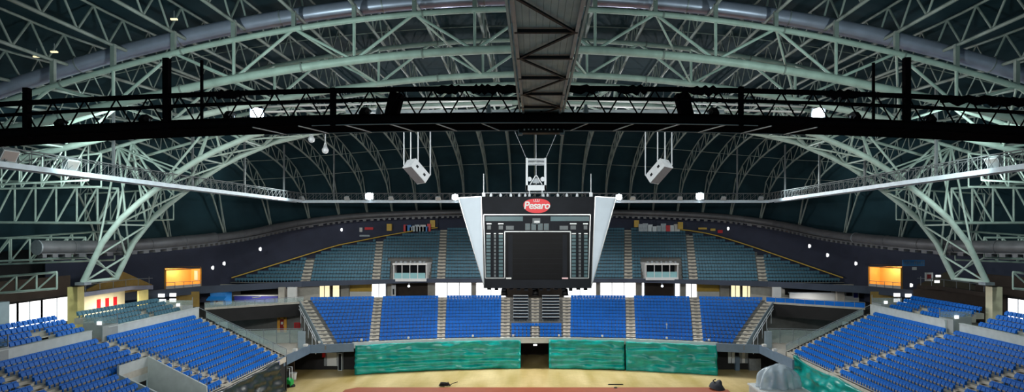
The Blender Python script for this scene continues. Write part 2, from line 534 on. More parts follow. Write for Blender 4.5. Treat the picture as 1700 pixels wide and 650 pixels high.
# ------------------------------------------------------------------ dark near catwalk
def zg(X): return H + 5.0 - .00125 * X * X
def gantry():
    t = thing('lighting_catwalk', 'black lighting catwalk crossing the whole view above the scoreboard', 'catwalk', (0, 28, H + 5))
    xs = np.linspace(-29, 29, 59)
    deck = MB()
    for a, b in zip(xs, xs[1:]):
        deck.add([(a, 27, zg(a)), (b, 27, zg(b)), (b, 28.9, zg(b)), (a, 28.9, zg(a)), (a, 27, zg(a) + .12), (b, 27, zg(b) + .12), (b, 28.9, zg(b) + .12), (a, 28.9, zg(a) + .12)],
                 [(0, 1, 2, 3), (4, 7, 6, 5), (0, 4, 5, 1), (3, 2, 6, 7)])
    part('deck', deck, M['gantry_black'], t)
    part('edge_beam', MB().path([(X, 26.95, zg(X) + .22) for X in xs], .2, 4), M['gantry_black'], t)
    part('edge_beam', MB().path([(X, 28.95, zg(X) + .2) for X in xs], .2, 4), M['gantry_black'], t)
    # pale frame lines under the deck
    part('frame_angle', MB().path([(X, 27.0, zg(X) - .02) for X in np.linspace(-10, 10, 21)], .028, 4), M['steel_grey'], t)
    part('frame_angle', MB().path([(X, 28.95, zg(X) - .03) for X in np.linspace(-13, 13, 27)], .03, 4), M['steel_grey'], t)
    for i in range(-6, 7):
        if i == 0: continue
        X = 2.05 * i
        sh = .35 if i < 0 else -.35
        part('cross_angle', MB().tube((X + sh * -1, 27, zg(X) - .03), (X + sh, 28.95, zg(X) - .03), .03, 4), M['steel_white'], t)
    def rail(nm, dz, r, y=27.0):
        part(nm, MB().path([(X, y, zg(X) + dz) for X in xs], r, 6), M['gantry_black'], t)
    rail('top_rail', 1.52, .12); rail('top_rail', 1.5, .09, 28.9)
    rail('mid_rail', 1.05, .05); rail('mid_rail', .8, .04, 28.9)
    kick = MB()
    for a, b in zip(xs, xs[1:]):
        kick.add([(a, 27.02, zg(a)), (b, 27.02, zg(b)), (b, 27.02, zg(b) + .42), (a, 27.02, zg(a) + .42), (a, 27.1, zg(a)), (b, 27.1, zg(b)), (b, 27.1, zg(b) + .42), (a, 27.1, zg(a) + .42)],
                 [(0, 1, 2, 3), (4, 7, 6, 5), (3, 2, 6, 7)])
    part('kick_plate', kick, M['gantry_black'], t)
    i = 0
    for X in np.arange(-28, 28, 1.42):
        b = X + .71
        part('brace', MB().tube((X, 27, zg(X) + .3), (b, 27, zg(b) + 1.5), .035, 5), M['gantry_black'], t)
        part('brace', MB().tube((b, 27, zg(b) + 1.5), (X + 1.42, 27, zg(X + 1.42) + .3), .035, 5), M['gantry_black'], t)
    for px, ty, w in ((45, 146, .24), (277, 97, .26), (335, 100, .10), (553, 146, .22), (1230, 144, .2), (1505, 96, .26), (1450, 104, .1)):
        X = (px - X0) * .027
        part('hanger_post', MB().bar((X, 27, zg(X) - .05), (X, 27, H + (Y0 - ty) * .027), w, w), M['gantry_black'], t)
    for px in (652, 1138):
        X = (px - X0) * .0275
        part('switch_cabinet', MB().box((X, 27.7, zg(X) + .85), (.55, .6, 1.35), Matrix.Rotation(.25 if px < 800 else -.25, 3, 'Y')), M['gantry_black'], t)
    for px, w in ((835, .9), (800, .5), (955, 1.0), (1170, .7), (380, .6), (1400, .8), (1620, 1.6), (1680, 1.2), (745, .6), (1050, .7)):
        X = (px - X0) * .027
        part('folded_drape', MB().path([(X + dx * w, 26.95 + .05 * math.sin(9 * dx), zg(X) + 1.47 + .07 * math.sin(14 * dx + px)) for dx in np.linspace(-1, 1, 9)], [.1, .17, .2, .17, .19, .21, .18, .16, .08], 8), M['gantry_black'], t)
gantry()

def walkway():
    cx = .30
    z = H + 5.45
    t = thing('overhead_walkway', 'grey brown plank walkway overhead running from camera to the dark catwalk', 'walkway', (cx, 21, z))
    pl = MB()
    n = 9
    for i in range(n):
        x = cx - .8 + 1.6 * (i + .5) / n
        pl.b2(x - .085, x + .085, 11, 28.6, z + .06, z + .1)
    pl.b2(cx - .85, cx + .85, 11, 28.6, z + .1, z + .14)
    part('deck', pl, M['deck_brown'], t)
    for s in (-1, 1):
        part('side_beam', MB().bar((cx + s * .82, 11, z), (cx + s * .82, 28.6, z), .1, .16), M['steel_grey'], t)
        part('side_beam', MB().bar((cx + s * .97, 11, z + .05), (cx + s * .97, 28.6, z + .05), .07, .12), M['deck_brown'], t)
        part('top_rail', MB().tube((cx + s * 1.0, 11, z + 1.1), (cx + s * 1.0, 28.6, z + 1.1), .04), M['steel_grey'], t)
        for Y in np.arange(11.4, 28.6, 2.4):
            part('rail_post', MB().bar((cx + s * 1.0, Y, z), (cx + s * 1.0, Y, z + 1.1), .05), M['steel_grey'], t)
    for i in range(8):
        Y = 11.3 + 2.4 * i
        if Y > 28.5: break
        part('cross_beam', MB().bar((cx - .85, Y, z - .04), (cx + .85, Y, z - .04), .11, .1), M['steel_black'], t)
        a, b = (-.78, .78) if i % 2 else (.78, -.78)
        if Y + 2.4 < 28.8: part('diagonal', MB().bar((cx + a, Y, z - .06), (cx + b, Y + 2.4, z - .06), .08, .05), M['steel_black'], t)
    e = part('end_box', MB().b2(cx - 1.05, cx + 1.05, 28.7, 29.3, z - .62, z - .3), M['steel_black'], t)
    bl = MB()
    for i in range(9):
        bl.box((cx - .8 + .2 * i, 28.68, z - .46), (.07, .04, .07 if i % 3 else .12))
    part('bolt_row', bl, M['deck_brown'], e)
    for s in (-1, 1):
        part('end_bracket', MB().b2(cx + s * 1.0 - .1, cx + s * 1.0 + .1, 28.75, 29.0, z - .72, z - .25), M['steel_grey'], t)
walkway()

# ------------------------------------------------------------------ pale ring catwalk
def ring():
    zc = H + 5.0
    t = thing('lighting_catwalk', 'white lit ring catwalk around the scoreboard with railings', 'catwalk', (0, 94, zc))
    path = [(-39.5, 36), (-38.6, 62), (-36.6, 94), (36.8, 94), (36.9, 62), (37.2, 36)]
    def ribbon(pts, dz, r, nm, m, sides=4, parent=t):
        part(nm, MB().path([(x, y, zc + dz) for x, y in pts], r, sides), m, parent)
    for a, b in zip(path, path[1:]):
        a, b = Vector((*a, 0)), Vector((*b, 0))
        d = (b - a); L = d.length; d.normalize()
        nn = Vector((-d.y, d.x, 0))
        w = .6
        dk = MB()
        va = [a + nn * w, a - nn * w, b - nn * w, b + nn * w]
        dk.prism([(p.x, p.y, zc) for p in va], (0, 0, .08))
        part('deck', dk, M['ring_white'], t)
        for s in (-1, 1):
            o = nn * w * s
            part('edge_beam', MB().bar((a + o) + Vector((0, 0, zc + .05)), (b + o) + Vector((0, 0, zc + .05)), .12, .40), M['ring_white'], t)
            part('top_rail', MB().tube((a + o) + Vector((0, 0, zc + 1.3)), (b + o) + Vector((0, 0, zc + 1.3)), .06, 5), M['ring_rail'], t)
            n = int(L / 1.1)
            lat = MB()
            for i in range(n):
                p = a + o + d * L * i / n; q = a + o + d * L * (i + 1) / n
                lat.tube(p + Vector((0, 0, zc + .2)), p + Vector((0, 0, zc + 1.3)), .035, 4)
                lat.tube(p + Vector((0, 0, zc + .25)), q + Vector((0, 0, zc + 1.25)), .028, 4)
            part('railing_lattice', lat, M['ring_rail'], t)
        nh = max(2, int(L / 10))
        for i in range(nh):
            p = a + d * L * (i + .5) / nh
            if abs(p.x) < 30: continue
            part('hanger', MB().bar((p.x, p.y, zc), (p.x, p.y, roof_z(p.x, p.y) - 2.4), .2, .2), M['ring_rail'], t)
ring()

# ------------------------------------------------------------------ floodlights
def floodlight(name_label, loc, aim, lit=False, size=.9, m='steel_white', group='floodlights on the catwalks', lift=0):
    base = Vector(loc)
    loc = base + Vector((0, 0, lift))
    t = thing('floodlight', name_label, 'floodlight', loc, group)
    d = (Vector(aim) - loc).normalized()
    q = d.to_track_quat('-Z', 'Y').to_matrix()
    c = loc + Vector((0, 0, size * .55))
    hs = MB()
    a, b = size / 2, size * .3
    vs = [(-a, -a * .8, -.25 * size), (a, -a * .8, -.25 * size), (a, a * .8, -.25 * size), (-a, a * .8, -.25 * size), (-b, -b, .3 * size), (b, -b, .3 * size), (b, b, .3 * size), (-b, b, .3 * size)]
    hs.add([c + q @ Vector(v) for v in vs], [(0, 1, 2, 3), (4, 7, 6, 5), (0, 4, 5, 1), (1, 5, 6, 2), (2, 6, 7, 3), (3, 7, 4, 0)])
    part('housing', hs, M[m], t)
    ln = MB()
    a *= .86
    if lit:
        e = c + q @ Vector((0, 0, -.26 * size))
        ln.tube(e, e + d * .04, size * .42, 20)
    else: ln.add([c + q @ Vector((x, y * .8, -.27 * size + dz)) for dz in (0, .02) for x, y in ((-a, -a), (a, -a), (a, a), (-a, a))], [(0, 1, 2, 3), (7, 6, 5, 4), (0, 4, 5, 1), (1, 5, 6, 2), (2, 6, 7, 3), (3, 7, 4, 0)])
    part('lens', ln, M['flood_on'] if lit else M['silver'], t)
    yk = MB()
    u = q @ Vector((1, 0, 0))
    u = Vector((u.x, u.y, 0)).normalized() * size * .55
    yk.tube(loc + u * 1 + Vector((0, 0, .0)), c + u, .03, 5).tube(loc - u, c - u, .03, 5).tube(loc - u, loc + u, .03, 5)
    if lift: yk.tube(base, loc, .05, 6)
    part('yoke', yk, M['steel_grey'], t)
    return c, d

def lamp(c, aim, power, ang=120, col=(.93, .98, 1.0), r=.35, nm='floodlight beam'):
    L = bpy.data.lights.new(nm, 'SPOT')
    L.energy = power; L.color = col; L.spot_size = math.radians(ang); L.spot_blend = .6; L.shadow_soft_size = r
    o = bpy.data.objects.new(nm, L)
    COL.objects.link(o)
    d = (Vector(aim) - Vector(c)).normalized()
    o.location = Vector(c) + d * .6
    o.rotation_euler = d.to_track_quat('-Z', 'Y').to_euler()

eye = Vector((0, 0, H))
# lit lamps on the far ring
zc = H + 5.2
ringlamps = [(614, 'lit floodlight on the ring catwalk below the left speaker'), (756, 'lit floodlight on the ring catwalk at the upper left wing of the scoreboard'),
             (1027, 'lit floodlight on the ring catwalk at the upper right wing of the scoreboard'), (1161, 'lit floodlight on the ring catwalk below the right speaker')]
for i, (px, lb) in enumerate(ringlamps):
    X = (px - X0) * .0934
    c, d = floodlight(lb, (X, 93.2, zc - .05), (X * .5, 20, H + 1), True, 1.25 if i in (0, 3) else 1.0)
    lamp(c, (X * .3, 55, H - 16), 9000, 150)
offs = [(455, 'corner left'), (577, 'left'), (650, 'left'), (728, 'left'), (1050, 'right'), (1128, 'right'), (1200, 'right'), (1262, 'corner right')]
for i, (px, w) in enumerate(offs):
    X = (px - X0) * .0934
    X = max(-36, min(36, X))
    side = 'left' if px < 888 else 'right'
    order = [p for p, _ in offs if (p < 888) == (px < 888)]
    order = sorted(order, key=lambda p: abs(p - 888))
    floodlight('small unlit white floodlight on far ring catwalk, %s %s of the scoreboard' % (ordinal(order.index(px) + 1), side), (X, 93.2, zc - .05), (X, 70, H - 14), False, .75)
for px, py, lb in ((116, 275, 'large unlit white floodlight on the left run of the ring catwalk'), (12, 258, 'unlit white floodlight on ring catwalk at the left picture edge'),
                   (1652, 270, 'large unlit white floodlight on the right run of the ring catwalk')):
    X = -38.7 if px < 888 else 37
    Y = X / (px - X0) * F
    floodlight(lb, (X, Y, H + 5.2), (X * .3, Y - 6, H - 12), False, 1.15)
# lit pair behind the dark catwalk and the dark fittings standing on it
for px, lb in ((428, 'blazing lit floodlight on the black catwalk, left one'), (1357, 'blazing lit floodlight on the black catwalk, right one')):
    X = (px - X0) * .0283
    c, d = floodlight(lb, (X, 28.3, zg(X) + .14), (X * .75, 10, H + 1.5), True, .62, 'steel_grey', lift=.38)
for px, lb in ((605, 'dark floodlight on the black catwalk left of the left cabinet'), (1185, 'dark floodlight on the black catwalk right of the right cabinet'),
               (240, 'dark floodlight on the black catwalk left of the left tall post'), (1545, 'dark floodlight on the black catwalk right of the right tall post'),
               (100, 'dark floodlight on the black catwalk near the left picture edge'), (380, 'dark floodlight on the black catwalk left of the blazing left lamp'), (1420, 'dark floodlight on the black catwalk right of the blazing right lamp')):
    X = (px - X0) * .0278
    floodlight(lb, (X, 27.8, zg(X) + .13), (X * 1.0 + (1 if px < 888 else -1) * 6, 50, H - 14), False, .5, 'steel_black', lift=.3)
for px, lb in ((627, 'small white lamp cone on the black catwalk beside the left cabinet'), (811, 'small white lamp cone on the black catwalk left of the walkway'), (973, 'small white lamp cone on the black catwalk right of the walkway')):
    X = (px - X0) * .028
    t = thing('cone_lamp', lb, 'lamp', (X, 28.2, zg(X) + .12), 'cone lamps on the black catwalk')
    part('lamp_shade', MB().path([(X, 28.2, zg(X) + .55), (X, 28.2, zg(X) + 1.05)], [.18, .07], 10), M['steel_white'], t)
    part('stem', MB().tube((X, 28.2, zg(X) + .12), (X, 28.2, zg(X) + .58), .04), M['steel_black'], t)

for px, py, Y_, lb in ((90, 86, 43.5, 'second node'), (61, 94, 44, 'lowest node'), (289, 32, 42.5, 'fourth node')):
    c = P(px, py, Y_)
    t = thing('ceiling_lamp', 'small warm lamp in upper left roof trusses by the %s of lavender duct' % lb, 'lamp', c, 'small warm roof lamps')
    part('lamp_glass', MB().box(c, (.45, .16, .1)), M['lamp_cream'], t)
    part('bracket', MB().tube(c + Vector((0, 0, .05)), c + Vector((0, 0, .6)), .03, 5), M['steel_grey'], t)
# house light from the catwalk floodlight rows
for x in (-24, -9, 9, 24):
    lamp((x, 29.4, H + 5.6), (x * 1.1, 100, H - 9), 17000 if x < 0 else 9500, 62, (1, .98, .95), 1.0)
for s in (-1, 1):
    for y in (50, 68, 84):
        lamp((s * 36, y, H + 4.3), (-s * 40, y - 6, H - 13), 15500, 78, (1, .98, .95), 1.0)
    lamp((s * 20, 92, H + 4.6), (s * 8, 70, 0), 13000, 100, (1, .97, .9), 1.0)
    for x in (10, 30):
        lamp((s * x, 91.6, H + 4.4), (s * x, 97, H - 14), 3800, 125, (1, .98, .95), .6, 'far stand floodlight')
    # added fill spots without fixtures, standing in for bounced light on the steel
    lamp((s * 17.5, 29.6, H + 6.2), (s * 24, 60, H + 9), 5200 * (1 if s < 0 else .7), 120, (.78, 1, .94), .5, 'arch uplight')
    lamp((s * 7, 29.6, H + 6.4), (s * 6, 60, H + 11), 1000, 110, (.78, 1, .94), .5, 'arch uplight')
    lamp((s * 32, 47, H + 8.0), (s * 47, 68, H + 3), 5000 * (1 if s < 0 else .65), 110, (.80, 1, .95), .5, 'arch uplight')
    lamp((s * 41, 56, H + 3.8), (s * 56, 68, H + 1), 3200 * (1 if s < 0 else .6), 150, (.85, 1, .97), .5, 'side truss light')  # spot added to brighten the outer trusses, no fixture there
    lamp((s * 33, 86, H + 7.4), (s * 50, 78, H + 2), 3000, 150, (.85, 1, .97), .5, 'roof edge light')

# ------------------------------------------------------------------ floor
mb = MB().b2(-47, 47, 20, 112, -.3, 0)
solo('floor', mb, M['floor'], 'pale yellowish wooden arena floor', 'floor', kind='structure')
mb = MB()
xs0, xs1, yb = -24.4, 24.8, 78.6
mb.prism([(xs0 + .8, 40, .004), (xs1 - .8, 40, .004), (xs1, yb - 1.2, .004), (xs1 - 1.2, yb, .004), (xs0 + 1.2, yb, .004), (xs0, yb - 1.2, .004)], (0, 0, .012))
solo('court_paint', mb, M['court'], 'orange red painted playing court on the wooden floor', 'court', kind='structure')

# ------------------------------------------------------------------ seats
def seat_mb():
    mb = MB()   # faces -Y, origin on tread centre, pitch .5
    mb.add([(-.235, .12, .26), (.235, .12, .26), (.24, .19, .70), (-.24, .19, .70), (-.235, .17, .26), (.235, .17, .26), (.23, .24, .70), (-.23, .24, .70)],
           [(0, 1, 2, 3), (4, 7, 6, 5), (0, 4, 5, 1), (3, 2, 6, 7), (0, 3, 7, 4), (1, 5, 6, 2)])
    mb.add([(-.22, -.04, .30), (.22, -.04, .30), (.22, .10, .26), (-.22, .10, .26), (-.22, .04, .60), (.22, .04, .60), (.22, .12, .60), (-.22, .12, .60)],
           [(0, 1, 5, 4), (3, 7, 6, 2), (0, 4, 7, 3), (1, 2, 6, 5), (4, 5, 6, 7), (0, 3, 2, 1)])
    mb.add([(-.05, .04, 0), (.05, .04, 0), (.05, .12, 0), (-.05, .12, 0), (-.04, .04, .3), (.04, .04, .3), (.04, .12, .3), (-.04, .12, .3)],
           [(0, 1, 5, 4), (1, 2, 6, 5), (2, 3, 7, 6), (3, 0, 4, 7)])
    return mb
SEAT = seat_mb()
seat_me = {k: SEAT.mesh('stadium_seat', M[m]) for k, m in (('blue', 'seat_blue'), ('teal', 'seat_teal'), ('grey', 'seat_grey'))}
blue, teal = [], []      # (x, y, z, rotz, label)
NEXTSEAT = [0]
def put_seat(kind, x, y, z, rz, label, group, name):
    o = bpy.data.objects.new(name, seat_me[kind])
    COL.objects.link(o)
    o.location = (x, y, z); o.rotation_euler = (0, 0, rz)
    tag(o, label, 'seat', group)
def seat_mass(name, lst, m, label, group):
    v = np.array(SEAT.v)
    V, Fs = [], []
    n = len(v)
    for i, s in enumerate(lst):
        c, sn = math.cos(s[3]), math.sin(s[3])
        V.append(np.stack([v[:, 0] * c - v[:, 1] * sn + s[0], v[:, 0] * sn + v[:, 1] * c + s[1], v[:, 2] + s[2]], 1))
        Fs += [tuple(i * n + k for k in q) for q in SEAT.f]
    me = bpy.data.meshes.new(name)
    me.from_pydata(np.concatenate(V).tolist(), [], Fs)
    me.materials.append(m)
    o = bpy.data.objects.new(name, me); COL.objects.link(o)
    tag(o, label, 'seats', group, 'stuff')

# generic terrace: front(i, s) -> Vector of the front edge of tread i; z(i); s in [0, 1]
def terrace(name, n, front, zf, m, label, nseg=1, skip=None, base=None):
    mb = MB()
    for i in range(n):
        for k in range(nseg):
            if skip and skip(i, (k + .5) / nseg): continue
            s0, s1 = k / nseg, (k + 1) / nseg
            a, b = front(i, s0), front(i, s1)
            c, d = front(i + 1, s1), front(i + 1, s0)
            z = zf(i); zl = z - (.62 if base is None else max(.62, z - base))
            mb.add([(a.x, a.y, zl), (b.x, b.y, zl), (c.x, c.y, zl), (d.x, d.y, zl), (a.x, a.y, z), (b.x, b.y, z), (c.x, c.y, z), (d.x, d.y, z)],
                   [(0, 1, 5, 4), (4, 5, 6, 7), (1, 2, 6, 5), (2, 3, 7, 6), (3, 0, 4, 7), (0, 3, 2, 1)])
    return solo(name, mb, m, label, 'grandstand', kind='structure')

def stairs(n, L, R, zf, label, first=0, m='concrete_light'):
    """half steps of one stairway; L(i), R(i) are its two side lines at row front i"""
    mb = MB()
    for i in range(first, n):
        a, b = L(i), R(i); c, d = R(i + 1), L(i + 1)
        z = zf(i)
        rise = zf(i + 1) - z
        q = [a.lerp(d, 0), b.lerp(c, 0), c, d]
        mb.prism([(p.x, p.y, z) for p in q], (0, 0, .03))
        q = [a.lerp(d, .5), b.lerp(c, .5), c, d]
        mb.prism([(p.x, p.y, z + .03) for p in q], (0, 0, rise * .5 - .03))
    o = solo('stairway', mb, M[m], label, 'stairs', kind='structure')
    nose = MB()
    for i in range(first, n):
        a, b = L(i), R(i); c, d = R(i + 1), L(i + 1)
        p, q = a.lerp(d, .52), b.lerp(c, .52)
        mid0, mid1 = p.lerp(q, .32), p.lerp(q, .68)
        z = zf(i) + (zf(i + 1) - zf(i)) * .5 + .012
        nose.bar((mid0.x, mid0.y, z), (mid1.x, mid1.y, z), .30, .02)
    part('step_nosing', nose, M['brown_dark'], o)
    return o

# ---- far end, lower bowl
def yl(i, X): return 90.2 + i * 10 / 12 - lerp(.0062, .0022, i / 13) * X * X
def pxX(px, i, fn):
    X = 0
    for _ in range(5):
        X = (px - X0) * fn(i, X) / F
    return X
NL = 13
zL = lambda i: 4.32 + .396 * i
def edge(t, b):     # px at top (row 12) and bottom (row 0)
    return lambda i: pxX(lerp(b, t, i / 12), i, yl)
blocks = [(edge(513, 556), edge(620, 612)), (edge(634, 628), edge(727, 725)), (edge(741, 738), edge(832, 831)),
          (edge(948, 947), edge(1039, 1040)), (edge(1053, 1056), edge(1146, 1152)), (edge(1162, 1168), edge(1268, 1220))]
lim = (edge(500, 539), edge(1282, 1236))
def fl(i, s):
    X = lerp(lim[0](i), lim[1](i), s)
    return Vector((X, yl(i, X), 0))
terrace('terrace', NL, fl, zL, M['concrete_dark_shade'], 'stepped concrete terrace under the lower blue seats at the far end', 24)  # dark tone carries the shade between the seat rows
bn = ['first', 'second', 'third', 'fourth', 'fifth', 'sixth']
for bi, (l, r) in enumerate(blocks):
    for i in range(NL):
        xa, xb = l(i), r(i)
        n = int((xb - xa) / .5)
        for j in range(n):
            X = xa + (xb - xa) * (j + .5) / n
            y = yl(i, X) + .52
            blue.append((X, y, zL(i), math.atan2(-2 * .004 * X, 1), None))
def pt(f):
    return lambda i: Vector((f(i), yl(i, f(i)), 0))
aisles = [(lim[0], blocks[0][0]), (blocks[0][1], blocks[1][0]), (blocks[1][1], blocks[2][0]), (blocks[2][1], edge(847, 846)),
          (edge(934, 935), blocks[3][0]), (blocks[3][1], blocks[4][0]), (blocks[4][1], blocks[5][0]), (blocks[5][1], lim[1])]
for k, (l, r) in enumerate(aisles):
    stairs(NL, pt(l), pt(r), zL, 'pale concrete stairway, %s from the left in the lower far stand' % ordinal(k + 1))
# centre press block
cl, cr = edge(847, 846), edge(934, 935)
ca, cb = edge(882, 883), edge(895, 894)
stairs(NL, pt(ca), pt(cb), zL, 'short pale stairway in the middle of the press block below the scoreboard')
for i in range(NL):
    sides = [('left', cl(i), ca(i)), ('right', cb(i), cr(i))]
    if i == 2 or i == 3:
        sides = [('all', cl(i), cr(i))] if i == 3 else sides
    for nm, xa, xb in sides:
        xa += .2; xb -= .2
        if i < 4:
            n = int((xb - xa) / .5)
            for j in range(n):
                X = xa + (xb - xa) * (j + .5) / n
                blue.append((X, yl(i, X) + .52, zL(i), 0, None))
        elif i > 4:
            n = 6
            for j in range(n):
                X = xa + .35 + (xb - xa - .7) * (j + .5) / n
                put_seat('grey', X, yl(i, X) + .6, zL(i), 0, 'grey press seat, %s from the left in %s row down, %s half of press block' % (ordinal(j + 1), ordinal(13 - i), nm), 'grey seats of the press block', 'tribune_chair')
            t = thing('press_desk', 'grey press desk with white top, %s row down, %s half of the press block' % (ordinal(13 - i), nm), 'desk', ((xa + xb) / 2, yl(i, 0) + .15, zL(i)), 'press desks below the scoreboard')
            part('desk_top', MB().b2(xa + .3, xb - .3, yl(i, 0) + .02, yl(i, 0) + .30, zL(i) + .66, zL(i) + .70), M['white_plain'], t)
            part('front_panel', MB().b2(xa + .35, xb - .35, yl(i, 0) + .04, yl(i, 0) + .07, zL(i) + .38, zL(i) + .66), M['board_black'], t)
            for xx in (xa + .4, xb - .4):
                part('leg', MB().b2(xx - .03, xx + .03, yl(i, 0) + .06, yl(i, 0) + .26, zL(i), zL(i) + .66), M['steel_grey'], t)
# ledge and front wall of the far stand
pts = []
for X in np.linspace(-26, 26, 25):
    pts.append((X, yl(0, X) - .12, 3.7, 4.55))
solo('parapet', MB().wall(pts, .14), M['parapet'], 'thin pale parapet along the foot of the lower far stand', 'parapet', kind='structure')
for x0_, x1_, w in ((-25.5, -2.6, 'left'), (2.5, 25.8, 'right')):
    pts = [(X, yl(0, X) + .3, 0, 3.8) for X in np.linspace(x0_, x1_, 12)]
    solo('stand_front', MB().wall(pts, .2), M['dark'], 'dark front wall of the far stand behind the %s green tarpaulin' % w, 'wall', kind='structure')
for px, lb in ((530, 'far left'), (600, 'left'), (678, 'third'), (785, 'fourth'), (852, 'left of tunnel'), (928, 'right of tunnel'), (1000, 'seventh'), (1107, 'eighth'), (1177, 'far right')):
    X = pxX(px, 0, yl)
    t = thing('ledge_lamp', 'tiny white lamp on the far stand parapet, %s one' % lb if lb not in ('left of tunnel', 'right of tunnel') else 'tiny white lamp on the far stand parapet just %s entrance' % lb, 'lamp', (X, yl(0, X), 4.55), 'lamps along the far stand parapet')
    part('stem', MB().tube((X, yl(0, X), 4.55), (X, yl(0, X), 4.75), .04), M['steel_grey'], t)
    part('lamp_head', MB().box((X, yl(0, X), 4.85), (.28, .2, .26)), M['white_plain'], t)

# tunnel
tun = MB().b2(-2.5, -2.3, 91, 100, 0, 3.7).b2(2.3, 2.5, 91, 100, 0, 3.7).b2(-2.5, 2.5, 100, 100.2, 0, 3.7).b2(-2.5, 2.5, 90.6, 100, 3.7, 3.85)
solo('wall_tunnel', tun, M['brown_dark'], 'dark tunnel entrance between the two green tarpaulins', 'tunnel', kind='structure')
t = thing('ceiling_lamp', 'white lamp above the middle of the dark tunnel entrance', 'lamp', (.05, 90.05, 3.25))
part('lamp_head', MB().box((.05, 90.08, 3.42), (.55, .2, .22)), M['lamp_white'], t)
part('bracket', MB().box((.05, 90.25, 3.55), (.12, .3, .1)), M['steel_grey'], t)

# ---- tarpaulins
def tarp(label, path, ztop, out, seed, fold=.32, mat_='tarp_green', bulge=.35, lip=.8, hz=True, group='tarpaulins', zbot=.03, nt=26):
    """path: points of the top edge in plan; out: outward unit vector"""
    path = [Vector((*p, 0)) for p in path]
    seg = [(b - a).length for a, b in zip(path, path[1:])]
    L = sum(seg)
    ns = int(L / .35)
    out = Vector((*out, 0)).normalized()
    mb = MB()
    rows = nt + 4
    for i in range(ns + 1):
        s = i / ns * L
        k = 0
        while k < len(seg) - 1 and s > seg[k]:
            s -= seg[k]; k += 1
        p = path[k].lerp(path[k + 1], min(1, s / seg[k]))
        zt = ztop(i / ns)
        for j in range(rows):
            if j < 4:
                q = p - out * lip * (1 - j / 4) + Vector((0, 0, zt + .02 - .10 * (1 - j / 4) + .05 * noise.noise(Vector((i * .35, j, seed)))))
            else:
                v = (j - 4) / (nt - 1)
                z = lerp(zt, zbot, v)
                s_ = i / ns * L
                d = .10 + bulge * v ** 1.4
                d += fold * noise.noise(Vector((s_ * .28, z * 1.5, seed)))
                if hz: d += fold * .8 * (abs(math.sin(z * 3.9 + .6 * noise.noise(Vector((s_ * .4, z * .6, seed + 9))))) - .5) * min(1, v * 4)
                d += fold * .55 * noise.noise(Vector((s_ * 1.1 + z * .7, z * 1.1 - s_ * .4, seed + 3)))
                q = p + out * max(.03, d) + Vector((0, 0, z))
            mb.v.append(tuple(q))
    for i in range(ns):
        for j in range(rows - 1):
            a = i * rows + j
            mb.f.append((a, a + 1, a + 1 + rows, a + rows)); mb.smooth.append(True)
    o = solo('tarpaulin', mb, M[mat_], label, 'tarpaulin', group)
    md = o.modifiers.new('thickness', 'SOLIDIFY'); md.thickness = .03; md.offset = 1
    return o
def yt(X): return yl(0, X) - .35
def wob(base, seed, amp=.12):
    return lambda s: base + amp * noise.noise(Vector((s * 9, seed, 0))) + amp * .6 * noise.noise(Vector((s * 31, seed, 4)))
tarp('long green tarpaulin covering the far stand front left of the tunnel', [(-25.3, yt(-25.3) + 3)] + [(X, yt(X)) for X in np.linspace(-25.6, -2.2, 12)] + [(-2.1, yt(2) + .35)], wob(4.15, 1), (0, -1), 1.0)
tarp('green tarpaulin with flat folds on far stand front, directly right of the tunnel', [(2.1, yt(2) + .35)] + [(X, yt(X)) for X in np.linspace(2.2, 13.15, 8)], wob(4.2, 2), (0, -1), 5.0)
tarp('crumpled green tarpaulin on far stand front, at its right end', [(X, yt(X) - .12) for X in np.linspace(13.35, 25.9, 8)] + [(26.0, yt(25) + 3)], wob(4.15, 3), (0, -1), 9.0, fold=.34, hz=False)

# ---- far end, upper tier
NU = 17
zU = lambda i: 11.88 + .5375 * i
yu = lambda i: 101.0 + i * .875
LE = [(377, 745), (384, 690), (393, 640), (409, 560), (472, 357)]
RE = [(377, 1060), (382, 1130), (390, 1180), (405, 1229), (412, 1250), (472, 1424)]
def pyU(i): return Y0 + (H - zU(i) - .55) * F / (yu(i) + .4)
def lu(i): return (interp(pyU(i), LE) - X0) * (yu(i) + .4) / F
def ru(i): return (interp(pyU(i), RE) - X0) * (yu(i) + .4) / F
def uf(i, s):
    ii = min(i, NU - 1)
    X = lerp(lu(ii), ru(ii), s)
    return Vector((X, yu(i), 0))
mbu = MB()
for i in range(NU):
    xa, xb = lu(i), ru(i)
    mbu.b2(xa - .3, xb + .3, yu(i), yu(i + 1), min(zU(i) - .06, max(zU(i) - .8, 12.15)), zU(i))
solo('terrace', mbu, M['concrete_dark_shade'], 'stepped terrace under the dark teal seats of the upper far tier', 'grandstand', kind='structure')  # shade between upper rows painted in by the darker concrete
def ue(t, b): return lambda i: (lerp(b, t, i / 16) - X0) * (yu(i) + .3) / F
uais = [(ue(522, 499), ue(533, 515)), (ue(627, 617), ue(638, 631)), (ue(731, 725), ue(742, 739)), (ue(883, 882), ue(894, 895)),
        (ue(1037, 1036), ue(1048, 1050)), (ue(1138, 1144), ue(1149, 1159)), (ue(1249, 1259), ue(1260, 1274))]
def inbox(X, i):   # press boxes sit in the lower rows
    px = X0 + X * F / yu(i)
    return i < 7 and (645 < px < 716 or 1064 < px < 1134)
for k, (l, r) in enumerate(uais):
    n = 0
    while n < NU and l(n) > lu(n) + .2 and r(n) < ru(n) - .2: n += 1
    stairs(n, (lambda l: lambda i: Vector((l(min(i, 16)), yu(i), 0)))(l), (lambda r: lambda i: Vector((r(min(i, 16)), yu(i), 0)))(r), zU, 'pale stairway, %s from the left in the upper far tier' % ordinal(k + 1))
